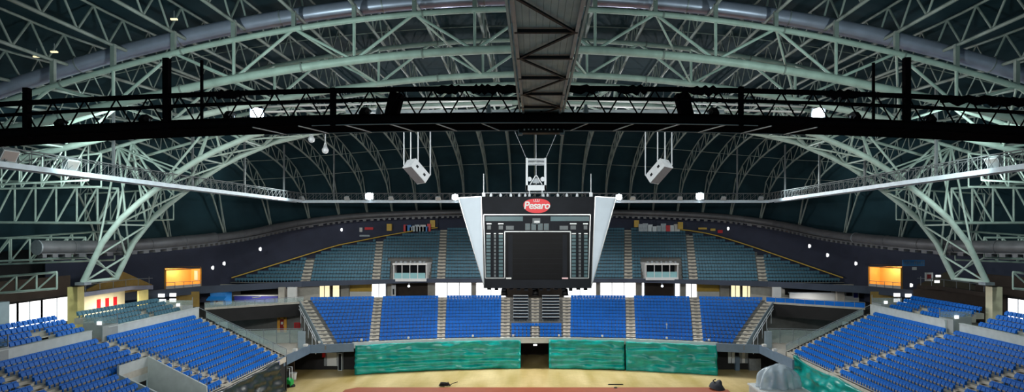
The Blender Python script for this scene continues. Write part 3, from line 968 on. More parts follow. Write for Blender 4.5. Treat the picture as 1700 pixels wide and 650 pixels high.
for i in range(NU):
    xs = [lu(i) + .2] + [e for l, r in uais for e in (l(i), r(i))] + [ru(i) - .2]
    for bk in range(0, len(xs), 2):
        xa, xb = max(xs[bk], lu(i) + .2), min(xs[bk + 1], ru(i) - .2)
        n = int((xb - xa) / .5)
        for j in range(n):
            X = xa + (xb - xa) * (j + .5) / n
            if inbox(X, i): continue
            teal.append((X, yu(i) + .5, zU(i), 0, 'teal grey seat, upper far tier, %s row up, %s from left in %s block' % (ordinal(i + 1), ordinal(j + 1), ordinal(bk // 2 + 1)), i))
# navy side walls behind the slanted edges with yellow edge strip
for s, ED in ((-1, LE), (1, RE)):
    pts, trim = [], []
    for i in range(NU - 1, -1, -1):
        X = (lu(i) if s < 0 else ru(i)) + s * .35
        pts.append((X, yu(i) + 1.5, 8, H + interp(abs(X), [(0, 4.0), (14, 4.0), (32, 3.2), (41, 2.2), (52, .6), (60, -.6)])))
        trim.append((X - s * .12, yu(i) + .3, zU(i) + .75))
    for xx, yy in ((59, 91), (65, 80)):
        pts.append((s * xx, yy, 11.9, H + interp(xx, [(52, .2), (60, -1.0), (66, -1.6)])))
    w = 'left' if s < 0 else 'right'
    # opening for the orange room is cut by leaving the wall away there
    a, b = pts[:NU], pts[NU - 1:]
    solo('wall_upper_' + w, MB().wall(a, .2), M['navy'], 'navy wall above the %s slanted edge of the upper tier' % w, 'wall', kind='structure')
    cut0, cut1 = (1443, 1497) if s > 0 else (274, 333)
    A = Vector(b[0][:2]); B = Vector(b[1][:2])
    W = MB()
    def at(px, A=A, B=B):
        k = (px - X0) / F      # x = k*y
        d = B - A
        return (k * A.y - A.x) / (d.x - k * d.y)
    t0, t1 = sorted((at(cut0), at(cut1)))
    pa, pb = A.lerp(B, t0), A.lerp(B, t1)
    ztop = lambda p: H + (Y0 - (445 if s < 0 else 442)) * p.y / F
    zbot = lambda p: H + (Y0 - 475) * p.y / F
    hi = b[0][3]
    segs = [[(A.x, A.y, 8, b[0][3]), (pa.x, pa.y, 8, hi - .2)], [(pa.x, pa.y, 8, zbot(pa)), (pb.x, pb.y, 8, zbot(pb))],
            [(pa.x, pa.y, ztop(pa), hi - .2), (pb.x, pb.y, ztop(pb), b[1][3])], [(pb.x, pb.y, 8, b[1][3]), (B.x, B.y, 8, b[1][3])], b[1:]]
    for q in segs: W.wall(q, .2)
    solo('wall_corner_' + w, W, M['navy'], 'navy wall around the orange lit room in the %s corner' % w, 'wall', kind='structure')
    # the lit room
    d = (pb - pa).normalized(); nn = Vector((d.y, -d.x))
    if nn.y < 0: nn = -nn
    back = 3.2
    R_ = thing('lit_room', 'small orange lit room open in the navy wall, %s corner' % w, 'room', (pa.x, pa.y, zbot(pa)), 'orange lit rooms')
    V3 = lambda p, z: Vector((p.x, p.y, z))
    zb_, zt_ = zbot(pa), ztop(pa)
    qa, qb = pa + nn * back, pb + nn * back
    rm = MB()
    rm.prism([V3(qa, zb_), V3(qb, zb_), V3(qb, zt_ + .3), V3(qa, zt_ + .3)], Vector((nn.x, nn.y, 0)) * .1)
    rm.prism([V3(pa, zb_), V3(qa, zb_), V3(qa, zt_ + .3), V3(pa, zt_ + .3)], Vector((d.x, d.y, 0)) * -.1)
    rm.prism([V3(pb, zb_), V3(qb, zb_), V3(qb, zt_ + .3), V3(pb, zt_ + .3)], Vector((d.x, d.y, 0)) * .1)
    part('inner_wall', rm, M['room_orange'], R_)
    part('room_floor', MB().prism([V3(pa, zb_ - .1), V3(pb, zb_ - .1), V3(qb, zb_ - .1), V3(qa, zb_ - .1)], (0, 0, .1)), M['white_plain'], R_)
    part('room_ceiling', MB().prism([V3(pa, zt_ + .3), V3(pb, zt_ + .3), V3(qb, zt_ + .3), V3(qa, zt_ + .3)], (0, 0, .1)), M['orange'], R_)
    off = -Vector((nn.x, nn.y, 0)) * .06
    fr = MB()
    for p, q in ((V3(pa, zb_), V3(pa, zt_)), (V3(pb, zb_), V3(pb, zt_)), (V3(pa, zt_), V3(pb, zt_))):
        fr.bar(p + off, q + off, .22, .16)
    part('opening_frame', fr, M['orange'], R_)
    rl = MB()
    for f_ in (0, .25, .5, .75, 1):
        p = V3(pa.lerp(pb, f_), zb_) + off * 3
        rl.tube(p, p + Vector((0, 0, .95)), .04, 5)
    rl.tube(V3(pa, zb_ + .95) + off * 3, V3(pb, zb_ + .95) + off * 3, .04, 5)
    part('railing', rl, M['steel_grey'], R_)
    part('kerb', MB().prism([V3(pa, zb_) + off * 2, V3(pb, zb_) + off * 2, V3(pb, zb_ + .45) + off * 2, V3(pa, zb_ + .45) + off * 2], -off), M['white_plain'], R_)
    Lp = bpy.data.lights.new('room light', 'POINT'); Lp.energy = 230; Lp.color = (1, .88, .66); Lp.shadow_soft_size = .3
    lo = bpy.data.objects.new('room light', Lp); COL.objects.link(lo)
    mid = (pa + pb + qa + qb) / 4
    lo.location = (mid.x, mid.y, zt_ - .4)
    if s < 0:
        part('wall_poster', MB().prism([V3(pa.lerp(qa, .25), zb_ + 1) + off * 0, V3(pa.lerp(qa, .6), zb_ + 1), V3(pa.lerp(qa, .6), zb_ + 2.5), V3(pa.lerp(qa, .25), zb_ + 2.5)], Vector((d.x, d.y, 0)) * .05), M['white_plain'], R_)
    tr = MB().path(trim, .11, 6)
    solo('edge_strip', tr, M['yellow'], 'yellow strip along the %s slanted edge of the upper tier' % w, 'trim', kind='structure')
# fascia
fp = [(-64.5, 79, 10.2, 11.3), (-58.5, 86, 10.5, 11.6), (-51.5, 93, 10.8, 11.95), (-38.5, 99.4, 11.3, 12.2), (-20, 100.8, 11.85, 12.5), (0, 100.9, 11.95, 12.6)]
fp = fp + [(-x, y, a, b) for x, y, a, b in fp[-2::-1]]
solo('fascia', MB().wall(fp, .35), M['navy_fascia'], 'dark slate fascia along the front of the upper tier', 'fascia', kind='structure')
# slab under the upper tier
sl = MB()
for a, b in zip(fp, fp[1:]):
    sl.prism([(a[0], 102.0 if a[1] > 98 else a[1] + .35, a[2] + .02), (b[0], 102.0 if b[1] > 98 else b[1] + .35, b[2] + .02), (b[0], 108, b[2] + .02), (a[0], 108, a[2] + .02)], (0, 0, .12))
solo('concourse_ceiling', sl, M['brown_dark'], 'dark soffit above the concourse under the upper tier', 'ceiling', kind='structure')
sl = MB().b2(-52, 52, 100.6, 108, 8.7, 8.95)
solo('concourse_floor', sl, M['concrete'], 'grey concourse floor behind the lower far stand', 'floor', kind='structure')

# ---- concourse back wall, windows and panels
YW = 105.5
wall_mb = MB().b2(-44, 44, YW + .25, YW + .5, 8.9, 13)
solo('wall_concourse', wall_mb, M['brown_dark'], 'dark back wall of the concourse behind the lower far stand', 'wall', kind='structure')
wn = [0]
def cw(px0, px1, py0=466, py1=494, m='lamp_pane', label=None, mull=0, y=YW, depth=.12):
    wn[0] += 1
    x0_, x1_ = (px0 - X0) * y / F, (px1 - X0) * y / F
    z1 = min(H + (Y0 - py0) * y / F, 12.1); z0 = max(8.95, H + (Y0 - py1) * y / F)
    pane = MB().b2(x0_, x1_, y + .05, y + .05 + depth, z0, z1)
    t = thing('window_%d' % wn[0], label, 'window', ((x0_ + x1_) / 2, y, z0), kind='structure')
    part('pane', pane, M[m], t)
    fr = MB()
    for x in (x0_, x1_): fr.b2(x - .08, x + .08, y - .05, y + .16, z0, z1)
    fr.b2(x0_, x1_, y - .05, y + .16, z1 - .1, z1)
    for k in range(mull):
        x = lerp(x0_, x1_, (k + 1) / (mull + 1))
        fr.b2(x - .06, x + .06, y - .04, y + .1, z0, z1)
    part('window_frame', fr, M['steel_grey'], t)
    return t
cw(529, 548, m='lamp_cream', label='cream lit concourse window left of the yellow panel, left of the two', mull=1)
cw(552, 564, m='lamp_cream', label='cream lit concourse window left of the yellow panel, right of the two', mull=0)
cw(617, 641, label='bright window right of the left yellow panel', mull=1)
cw(722, 783, label='wide bright concourse window left of the scoreboard', mull=2)
cw(790, 840, label='bright concourse window under the left wing of the scoreboard', mull=1)
cw(936, 990, label='bright concourse window under the right wing of the scoreboard', mull=1)
cw(996, 1056, label='wide bright concourse window right of the scoreboard', mull=2)
cw(1065, 1070, label='narrow bright slot left of the right dark doorway', mull=0)
cw(1120, 1129, label='narrow bright slot right of the right dark doorway', mull=0)
cw(1138, 1157, label='bright window left of the right yellow panel', mull=1)
cw(1213, 1229, m='lamp_cream', label='cream lit window right of the right yellow panel, left of the two', mull=1)
cw(1232, 1250, m='lamp_cream', label='cream lit window right of the right yellow panel, right of the two', mull=1)
def panel(px0, px1, py0, py1, m, name, label, cat, y=YW - .2, d=.2):
    x0_, x1_ = (px0 - X0) * y / F, (px1 - X0) * y / F
    z1 = H + (Y0 - py0) * y / F; z0 = H + (Y0 - py1) * y / F
    return solo(name, MB().b2(x0_, x1_, y, y + d, max(8.95, z0), z1), M[m], label, cat)
for a, b, w in ((580, 617, 'left'), (1157, 1195, 'right')):
    y = YW - .2
    x0_, x1_ = (a - X0) * y / F, (b - X0) * y / F
    t = thing('counter_sign', 'yellow panel over a white counter on the %s concourse' % w, 'counter', ((x0_ + x1_) / 2, y, 8.95), 'yellow concourse counters')
    part('sign_panel', MB().b2(x0_, x1_, y, y + .2, 9.95, 11.9), M['yellow'], t)
    part('counter_front', MB().b2(x0_, x1_, y - .2, y + .2, 8.95, 9.95), M['white_plain'], t)
pn = 0
for a, b in ((502, 528), (566, 579), (643, 651), (710, 722), (783, 790), (990, 996), (1056, 1065), (1130, 1138), (1196, 1211), (1251, 1272)):
    y = YW - 1
    pn += 1
    x0_, x1_ = (a - X0) * y / F, (b - X0) * y / F
    brown = b - a > 20
    t = solo('pillar', MB().b2(x0_, x1_, y, y + .6, 8.95, 12.05).b2(x0_ - .05, x1_ + .05, y - .05, y + .65, 8.95, 9.1), M['brown_dark'] if brown else M['concrete'],
             ('dark brown' if brown else 'grey') + ' concourse pillar, %s from the left behind the lower far stand' % ordinal(pn), 'pillar', kind='structure')
t = thing('poster_stand', 'white poster stand with black picture at the left dark doorway', 'poster', ((653 - X0) * .1035, 103.5, 8.95))
part('board', MB().box(((653.5 - X0) * .1035, 103.5, 10.2), (.75, .1, 2.2)), M['white_plain'], t)
part('picture', MB().box(((653.5 - X0) * .1035, 103.42, 10.1), (.25, .04, 1.0)), M['board_black'], t)
for px, w in ((679, 'left dark doorway'), (1099, 'right dark doorway'), (863, 'press block left half'), (917, 'press block right half')):
    t = thing('wall_lamp', 'small white round lamp above the %s' % w, 'lamp', ((px - X0) * .1008, 100.8, 10.9), 'small concourse lamps')
    part('lamp_glass', MB().path([((px - X0) * .1008, 100.55, 11.3), ((px - X0) * .1008, 100.75, 11.3)], .2, 10), M['lamp_white'], t)
    part('bracket', MB().box(((px - X0) * .1008, 100.85, 11.55), (.1, .2, .5)), M['steel_grey'], t)

# press boxes in the upper tier
for px0, px1, py0, py1, w in ((653, 708, 432, 466, 'left'), (1072, 1126, 432, 464, 'right')):
    y = 100.7
    x0_, x1_ = (px0 - X0) * y / F, (px1 - X0) * y / F
    zt, zb = H + (Y0 - py0) * y / F, H + (Y0 - py1) * y / F
    t = thing('press_box', 'small white framed cabin with glass front set in the upper tier, %s of the scoreboard' % w, 'cabin', ((x0_ + x1_) / 2, y, zb), 'cabins in the upper tier')
    part('roof_slab', MB().b2(x0_ - .1, x1_ + .1, y - .1, y + 4.6, zt - .75, zt - .45), M['white_plain'], t)
    part('inner_wall', MB().b2(x0_, x1_, y + 2.2, y + 2.4, zb, zt - .7), M['board_black'], t)
    part('side_wall', MB().b2(x0_, x0_ + .12, y, y + 4.4, zb, zt - .6), M['white_plain'], t)
    part('side_wall', MB().b2(x1_ - .12, x1_, y, y + 4.4, zb, zt - .6), M['white_plain'], t)
    part('sill', MB().b2(x0_, x1_, y - .15, y + .1, zb - .05, zb + .42), M['white_plain'], t)
    for k in range(4):
        a = lerp(x0_ + .15, x1_ - .15, k / 4); b = lerp(x0_ + .15, x1_ - .15, (k + 1) / 4)
        part('front_pane', MB().b2(a + .05, b - .05, y - .05, y, zb + .42, zb + 1.35), M['teal_pane'], t)
        if k: part('mullion', MB().b2(a - .05, a + .05, y - .08, y + .05, zb, zt - .7), M['white_plain'], t)
    for k in range(7):
        xx = lerp(x0_ + .4, x1_ - .4, k / 6)
        part('roof_equipment', MB().box((xx, y + .4 + .3 * (k % 2), zt - .30), (.28 + .1 * (k % 3), .3, .26 + .12 * (k % 2))), M['steel_grey'], t)

# clutter behind the top rows of the upper tier
wl = 0
for px, py, w in ((646, 377, 'left'), (718, 371, 'left'), (1057, 371, 'right'), (1130, 374, 'right')):
    y = 112.9 if abs(px - 888) > 200 else 115.0
    X, z = (px - X0) * y / F, H + (Y0 - py) * y / F
    o = solo('locker', MB().b2(X - .45, X + .45, y, y + .5, z - .65, z + .65).b2(X - .38, X + .38, y - .04, y, z - .58, z + .58), M['yellow'],
             'yellow locker behind the top rows of the upper tier, %s %s of the scoreboard' % ('outer' if abs(px - 888) > 200 else 'inner', w), 'locker', 'yellow lockers behind the upper tier')
for k, (px, py, wd, ht, m, lb) in enumerate(((578, 384, 14, 5, 'red', 'red and dark banner'), (598, 381, 10, 7, 'white_plain', 'white banner'), (614, 379, 14, 4, 'red', 'short red banner'), (590, 391, 50, 3, 'steel_grey', 'long grey rail'),
                                             (1195, 384, 10, 5, 'red', 'red banner'), (1182, 381, 8, 4, 'yellow', 'small yellow banner'), (1165, 379, 14, 3, 'yellow', 'thin yellow banner'))):
    y = 113 if px < 888 else 114
    X, z = (px - X0) * y / F, H + (Y0 - py) * y / F
    solo('wall_banner', MB().box((X, y - .6, z), (wd * y / F, .08, ht * y / F)).box((X, y - .55, z), (wd * y / F * 1.04, .04, .08)), M[m], lb + ' hanging on the navy wall above the upper tier, ' + ('left' if px < 888 else 'right') + ' side', 'banner', 'banners on the navy wall')
rng = random.Random(3)
for w, a, b in (('left', 655, 712), ('right', 1064, 1124)):
    for k in range(9):
        px = lerp(a + (18 if w == 'left' else 0), b, k / 8); y = 114.2
        X = (px - X0) * y / F; z = zU(16) + .9
        s_ = rng.uniform(.3, .55); hh = rng.uniform(.4, 1.1)
        m = rng.choice(['white_plain', 'steel_white', 'red', 'steel_grey', 'blue_kiosk'])
        solo('stored_box', MB().b2(X - s_, X + s_, y, y + .5, z - .9, z - .9 + hh + .5).b2(X - s_ * 1.05, X + s_ * 1.05, y - .03, y + .53, z - .5 + hh, z - .42 + hh), M[m],
             '%s stored box from the left behind the top row, %s of the scoreboard' % (ordinal(k + 1), w), 'box', 'boxes behind the top rows')
# small white lamps on the navy wall
for px, py, w in ((432, 413, 'left, uppermost'), (353, 444, 'left, beside the orange room'), (372, 437, 'left, lowest pair'), (567, 381, 'left, far up'), (1344, 408, 'right, upper'), (1374, 423, 'right, middle'), (1421, 437, 'right, near the orange room'), (1209, 379, 'right, far up')):
    X_ = (px - X0)
    y = 98 if abs(X_) > 430 else 108 if abs(X_) > 350 else 110.5
    X, z = X_ * y / F, H + (Y0 - py) * y / F
    solo('wall_lamp', MB().box((X, y, z), (.35, .2, .4)).box((X, y + .12, z), (.2, .1, .6)), M['lamp_white'], 'tiny white lamp on the navy upper wall, ' + w, 'lamp', 'tiny lamps on the navy wall')

# ---- roof edge duct and toothed soffit
DP = [(-49.6, 60, H - 1.35), (-47.6, 68, H - 1.4), (-45.6, 78, H - .95), (-43.6, 90, H + .0), (-41, 103, H + 1.75), (-32, 110.5, H + 3.3), (-14, 113.8, H + 4.1)]
DP = DP + [(0, 114.2, H + 4.2)] + [(-x, y, z) for x, y, z in DP[::-1]]
DPL = DP
def dense(pts, n=6):
    out = []
    for i in range(len(pts) - 1):
        p0 = Vector(pts[max(i - 1, 0)]); p1 = Vector(pts[i]); p2 = Vector(pts[i + 1]); p3 = Vector(pts[min(i + 2, len(pts) - 1)])
        for k in range(n):
            t = k / n
            out.append(.5 * ((2 * p1) + (p2 - p0) * t + (2 * p0 - 5 * p1 + 4 * p2 - p3) * t * t + (3 * p1 - p0 - 3 * p2 + p3) * t ** 3))
    out.append(Vector(pts[-1]))
    return out
dd = dense(DP)
n = len(dd)
cutL = min(range(n), key=lambda i: (dd[i] - Vector((-44.5, 84, H - .5))).length)
cutR = n - 1 - cutL
def duct(pts, r, label):
    t = thing('ventilation_duct', label, 'duct', pts[len(pts) // 2], 'ducts along the roof edge')
    part('duct_pipe', MB().path(pts, r, 14), M['duct'], t)
    for i in range(0, len(pts), 3):
        d = (pts[min(i + 1, len(pts) - 1)] - pts[max(i - 1, 0)]).normalized() * .06
        part('collar', MB().tube(pts[i] - d, pts[i] + d, r * 1.07, 14), M['steel_grey'] if i == 0 else M['duct'], t)
duct(dd[:cutL + 1], .72, 'dark grey duct along the left roof edge, end piece left of the navy wall')
duct(dd[cutL:cutR + 1], .58, 'long dark grey duct along the far roof edge behind the scoreboard')
duct(dd[cutR:], .72, 'dark grey duct along the right roof edge, end piece right of the navy wall')
tooth = MB()
for a, b in zip(dd, dd[1:]):
    L = (b - a).length; m_ = max(1, int(L / .95))
    for k in range(m_):
        p = a.lerp(b, (k + .3) / m_); q = a.lerp(b, (k + .75) / m_)
        tooth.bar(p + Vector((0, 0, -.85)), q + Vector((0, 0, -.85)), .8, .35)
    tooth.bar(a + Vector((0, .2, -.62)), b + Vector((0, .2, -.62)), .9, .16)
solo('roof_edge_trim', tooth, M['duct'], 'toothed corrugated roof edge under the dark duct', 'trim', kind='structure')

# ------------------------------------------------------------------ side stands
ZS = lambda i: 4.4 + .4 * i
NS = 13
def side(s, xf, yend, aisles, hole):
    w = 'left' if s < 0 else 'right'
    ya = 30.0
    fx = lambda i: s * (xf + .85 * i)
    fr = lambda i, t: Vector((fx(i), lerp(ya, yend, t), 0))
    nseg = int((yend - ya) / .5)
    def skip(i, t):
        y = lerp(ya, yend, t)
        return hole is not None and i < hole[2] and hole[0] < y < hole[1]
    terrace('terrace', NS, fr, ZS, M['concrete_light'], 'stepped concrete terrace under the blue seats of the %s side stand' % w, nseg, skip)
    bounds = [ya] + [e for a in aisles for e in a] + [yend - 1.3]
    names = ['before the nearest stairs', 'past the nearest stairs', 'past the second stairs', 'past the third stairs']
    for i in range(NS):
        for bk in range(0, len(bounds), 2):
            # stairways lean a little down the stand
            lean = .28 * (NS - 1 - i)
            y0_, y1_ = bounds[bk], bounds[bk + 1]
            if bk > 0: y0_ += lean
            if bk + 1 < len(bounds) - 1: y1_ += lean
            if y1_ - y0_ < .5: continue
            n = int((y1_ - y0_) / .5)
            for j in range(n):
                y = y0_ + (y1_ - y0_) * (j + .5) / n
                if skip(i, (y - ya) / (yend - ya)): continue
                cnt = n - j if bk == 0 else j + 1
                lb = 'blue seat, %s side stand, %s row from top, %s seat %s' % (w, ordinal(NS - i), ordinal(cnt), names[bk // 2])
                blue.append((fx(i) + s * .5, y, ZS(i), math.pi / 2 if s < 0 else -math.pi / 2, lb))
    for k, (a, b) in enumerate(aisles):
        f0 = hole[2] if hole is not None and False else 0
        L = lambda i, a=a: Vector((fx(i), a + .28 * (NS - 1 - i), 0))
        R = lambda i, b=b: Vector((fx(i), b + .28 * (NS - 1 - i), 0))
        stairs(NS, L, R, ZS, 'pale stairs through the blue seats of the %s side stand, %s from the camera' % (w, ordinal(k + 1)))
    stairs(NS, lambda i: Vector((fx(i), yend - 1.2, 0)), lambda i: Vector((fx(i), yend, 0)), ZS, 'pale end stairs at the far edge of the %s side stand' % w)
    # parapet on top, broken at the stairs
    yy = [ya] + [e for a in aisles for e in (a[0] - .4, a[1] + .4)] + [yend]
    for k in range(0, len(yy), 2):
        mb = MB().b2(fx(NS) , fx(NS) + s * .3, yy[k], yy[k + 1], ZS(NS) - 1.0, ZS(NS) + 1.05)
        mb.b2(fx(NS) - s * .05, fx(NS) + s * .35, yy[k], yy[k + 1], ZS(NS) + 1.05, ZS(NS) + 1.13)
        solo('parapet', mb, M['parapet'], 'off white wall behind the top seat row, %s piece of the %s side stand' % (ordinal(k // 2 + 1), w), 'parapet', kind='structure')
    # sloping flank and foot wall
    fl_ = MB().prism([(fx(0), yend + .05, .0), (fx(0), yend + .05, ZS(0)), (fx(NS), yend + .05, ZS(NS)), (fx(NS), yend + .05, 0)], (0, .15, 0))
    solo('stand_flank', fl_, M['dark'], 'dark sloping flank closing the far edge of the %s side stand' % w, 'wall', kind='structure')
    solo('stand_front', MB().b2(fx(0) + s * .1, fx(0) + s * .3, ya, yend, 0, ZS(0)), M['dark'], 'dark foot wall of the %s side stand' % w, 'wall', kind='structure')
    # handrail along the flank
    t = thing('flank_railing', 'thin railing along the end stairs of the %s side stand' % w, 'railing', (fx(0), yend + .1, ZS(0)), 'flank railings of the side stands')
    pts = [Vector((fx(i), yend + .12, ZS(i) + 1.0)) for i in range(NS + 1)]
    part('handrail', MB().path(pts, .035, 6), M['steel_grey'], t)
    for i in range(0, NS + 1, 2):
        part('rail_post', MB().tube((fx(i), yend + .12, ZS(max(i - 1, 0))), pts[i], .03, 5), M['steel_grey'], t)
    for i in range(0, NS - 1, 2):
        g = MB().prism([(fx(i), yend + .11, ZS(i) + .15), (fx(i + 2), yend + .11, ZS(i + 2) + .15), (fx(i + 2), yend + .11, ZS(i + 2) + .9), (fx(i), yend + .11, ZS(i) + .9)], (0, .02, 0))
        part('glass_panel', g, M['glass'], t)
    return fx
fxl = side(-1, 31.6, 76.5, [(45.6, 47.0), (58.4, 59.8)], (54.1, 58.95, 7))
fxr = side(1, 33.2, 79.5, [(49.8, 51.2), (63.2, 64.6)], None)

# stair well in the left stand
t = thing('stair_well', 'pale walled stair well cut into the left side stand', 'stair well', (-33, 56.5, 3.0))
x1_, x0_ = -31.85, -31.6 - .85 * 7
part('side_wall', MB().prism([(x1_, 58.4, 2.0), (x1_, 58.4, 5.25), (x0_, 58.4, 5.25 + 2.9), (x0_, 58.4, 2.0)], (0, .2, 0)), M['parapet'], t)
part('side_wall', MB().prism([(x1_, 54.4, 2.0), (x1_, 54.4, 4.6), (x0_, 54.4, 7.3), (x0_, 54.4, 2.0)], (0, .2, 0)), M['parapet'], t)
part('back_wall', MB().b2(x0_ - .2, x0_, 54.4, 58.6, 5.9, 8.1), M['parapet'], t)
part('doorway', MB().b2(x0_ - .25, x0_ - .05, 54.6, 58.3, 2.5, 5.9), M['dark'], t)
part('floor_slab', MB().b2(x0_, x1_, 54.5, 58.4, 2.6, 2.9), M['concrete'], t)
rl = MB()
for k in range(8):
    X = lerp(x1_, x0_, k / 7); z = lerp(5.25, 8.15, k / 7)
    rl.tube((X, 58.5, z), (X, 58.5, z + .75), .025, 5)
rl.tube((x1_, 58.5, 6.0), (x0_, 58.5, 8.9), .03, 5)
part('railing', rl, M['steel_grey'], t)

# ---- raised loges behind the side stands
def loge(s, xf, ya, yb, z0, kind, label, w, rows=3):
    fr = lambda i, t: Vector((s * (xf + .9 * i), lerp(ya, yb, t), 0))
    terrace('terrace', rows, fr, lambda i: z0 + .38 * i, M['concrete'], 'small raised terrace %s' % label, 1)
    for i in range(rows):
        n = int((yb - ya) / .55)
        for j in range(n):
            y = ya + (yb - ya) * (j + .5) / n
            if abs(j - n * .55) < 1.2 and i < 2: continue
            rec = (s * (xf + .9 * i + .5), y, z0 + .38 * i, -s * math.pi / 2, None)
            (teal if kind == 'teal' else blue).append(rec + ((99,) if kind == 'teal' else ()))
    solo('stairway', MB().b2(s * (xf + .05), s * (xf + 1.7), lerp(ya, yb, .5), lerp(ya, yb, .5) + 1.2, z0, z0 + .2).b2(s * (xf + .9), s * (xf + 1.7), lerp(ya, yb, .5), lerp(ya, yb, .5) + 1.2, z0 + .2, z0 + .42), M['concrete_light'], 'short pale steps in the small terrace ' + label, 'stairs', kind='structure')
loge(-1, 44.2, 62.5, 76, 10.1, 'teal', 'with teal seats behind the left side stand', 'left', 4)
loge(-1, 44.2, 49.5, 59.8, 10.1, 'blue', 'with blue seats behind the left side stand', 'left', 4)
loge(1, 46.0, 66.5, 79, 10.1, 'blue', 'with blue seats behind the right stand, farther one', 'right', 4)
loge(1, 46.0, 50, 63.2, 10.1, 'blue', 'with blue seats behind the right stand, nearer one', 'right', 4)

# grey screens at the head of the stairs, with a small white lamp
for s, y, xa, xb, w, nn_ in ((-1, 61.6, 42.7, 46.2, 'left', 'second'), (-1, 48.8, 42.7, 46.2, 'left', 'first'), (1, 66.2, 44.5, 48.0, 'right', 'second'), (-1, 77.4, 44.0, 48.5, 'left', 'end'), (1, 80.4, 45, 49, 'right', 'end')):
    t = thing('stair_screen', 'grey panel screen with glass at the head of the %s stairs, %s side stand' % (nn_, w), 'screen', (s * (xa + xb) / 2, y, 9.4), 'stair head screens')
    part('panel', MB().b2(s * xa, s * xb, y, y + .12, 9.4, 10.9), M['grey_box'], t)
    part('panel', MB().b2(s * xa - .06, s * xa + .06, y - 2.2, y, 9.4, 10.9), M['grey_box'], t)
    part('glass_panel', MB().b2(s * xa, s * xb, y + .02, y + .05, 10.9, 11.5), M['glass'], t)
    part('post', MB().tube((s * xa, y, 9.4), (s * xa, y, 11.9), .05), M['steel_grey'], t)
    part('lamp', MB().box((s * (xa + 1.8), y - .08, 10.9), (.4, .12, .35)), M['lamp_white'], t)

# ---- side concourse: windows, columns, walls
for s in (-1, 1):
    w = 'left' if s < 0 else 'right'
    XS = 56.0
    solo('wall_side_' + w, MB().b2(s * (XS + .3), s * (XS + .6), 36, 73 if s < 0 else 77, 8, 15), M['brown_dark'], 'dark brown wall above the windows behind the %s side stand' % w, 'wall', kind='structure')
    solo('side_floor_' + w, MB().prism([(s * 43.8, 30, 8.4), (s * 57, 30, 8.4), (s * 57, 91, 8.4), (s * 50, 86.8, 8.4), (s * 44.2, 78, 8.4)], (0, 0, .35)), M['concrete'], 'grey concourse floor behind the %s side stand' % w, 'floor', kind='structure')
    ys = [62.6, 65.2, 68.4, 72.8] if s < 0 else [64.5, 67.6, 70.8] 
    XW = XS if s < 0 else 55.5
    for k, (a, b) in enumerate(zip(ys, ys[1:])):
        wn[0] += 1
        t = thing('window_%d' % wn[0], 'bright tall window behind the %s side stand, %s from the camera' % (w, ordinal(k + 1)), 'window', (s * XW, (a + b) / 2, 10), kind='structure')
        part('pane', MB().b2(s * (XW + .05), s * (XW + .15), a, b, 9.6, 12.55), M['lamp_pane'], t)
        fr = MB()
        for y in (a, b): fr.b2(s * (XW - .06), s * (XW + .16), y - .09, y + .09, 9.4, 12.7)
        fr.b2(s * (XW - .06), s * (XW + .16), a, b, 12.5, 12.7).b2(s * (XW - .06), s * (XW + .16), a, b, 9.4, 9.62)
        part('window_frame', fr, M['steel_black'], t)
        part('sash_bar', MB().b2(s * (XW - .03), s * (XW + .06), (a + b) / 2 - .03, (a + b) / 2 + .03, 9.6, 12.5), M['steel_grey'], t)
    # column under the arch foot
    cx_, cy_ = s * 50.6, 66.4
    t = thing('pillar', '%s column carrying the %s foot of the far arch' % ('pale yellow' if s < 0 else 'cream', w), 'pillar', (cx_, cy_, 8.7), kind='structure')
    part('shaft', MB().b2(cx_ - .55, cx_ + .55, cy_ - .5, cy_ + .5, 8.7, 14.2), M['yellow_pale'] if s < 0 else M['cream'], t)
    part('base', MB().b2(cx_ - .75, cx_ + .75, cy_ - .7, cy_ + .7, 8.7, 9.1), M['concrete'], t)
    part('head_bracket', MB().prism([(cx_ - .5, cy_, 14.2), (cx_ + .5, cy_, 14.2), (s * 48.6, 64, H + zBL(48) - H - .3), (s * 47.4, 64, zBL(48) - .3)], (0, .8, 0)), M['brown_dark'], t)
# left cream hall
XS = 55.5
solo('wall_cream', MB().b2(-XS - .1, -XS, 73.2, 81.5, 8.7, 12.6), M['cream'], 'cream lit wall with three red pictures behind the left side stand', 'wall', kind='structure')
solo('wall_ochre', MB().b2(-XS + 2.3, -XS + 2.5, 80.6, 82.6, 8.7, 12.4), M['yellow_pale'], 'pale yellow wall end beside the cream hall', 'wall', kind='structure')
for k in range(3):
    y = 76.6 + 1.5 * k
    o = solo('wall_picture', MB().b2(-XS + .0, -XS + .08, y - .3, y + .3, 10.4, 11.7).b2(-XS + .06, -XS + .11, y - .2, y + .2, 10.55, 11.55), M['red'], '%s of the three red framed pictures on the cream wall' % ['nearest', 'middle', 'farthest'][k], 'picture', 'red pictures on the cream wall')
Lp = bpy.data.lights.new('hall light', 'AREA'); Lp.energy = 900; Lp.color = (1, .93, .78); Lp.size = 2.5
lo = bpy.data.objects.new('hall light', Lp); COL.objects.link(lo); lo.location = (-51.5, 77, 12.3)
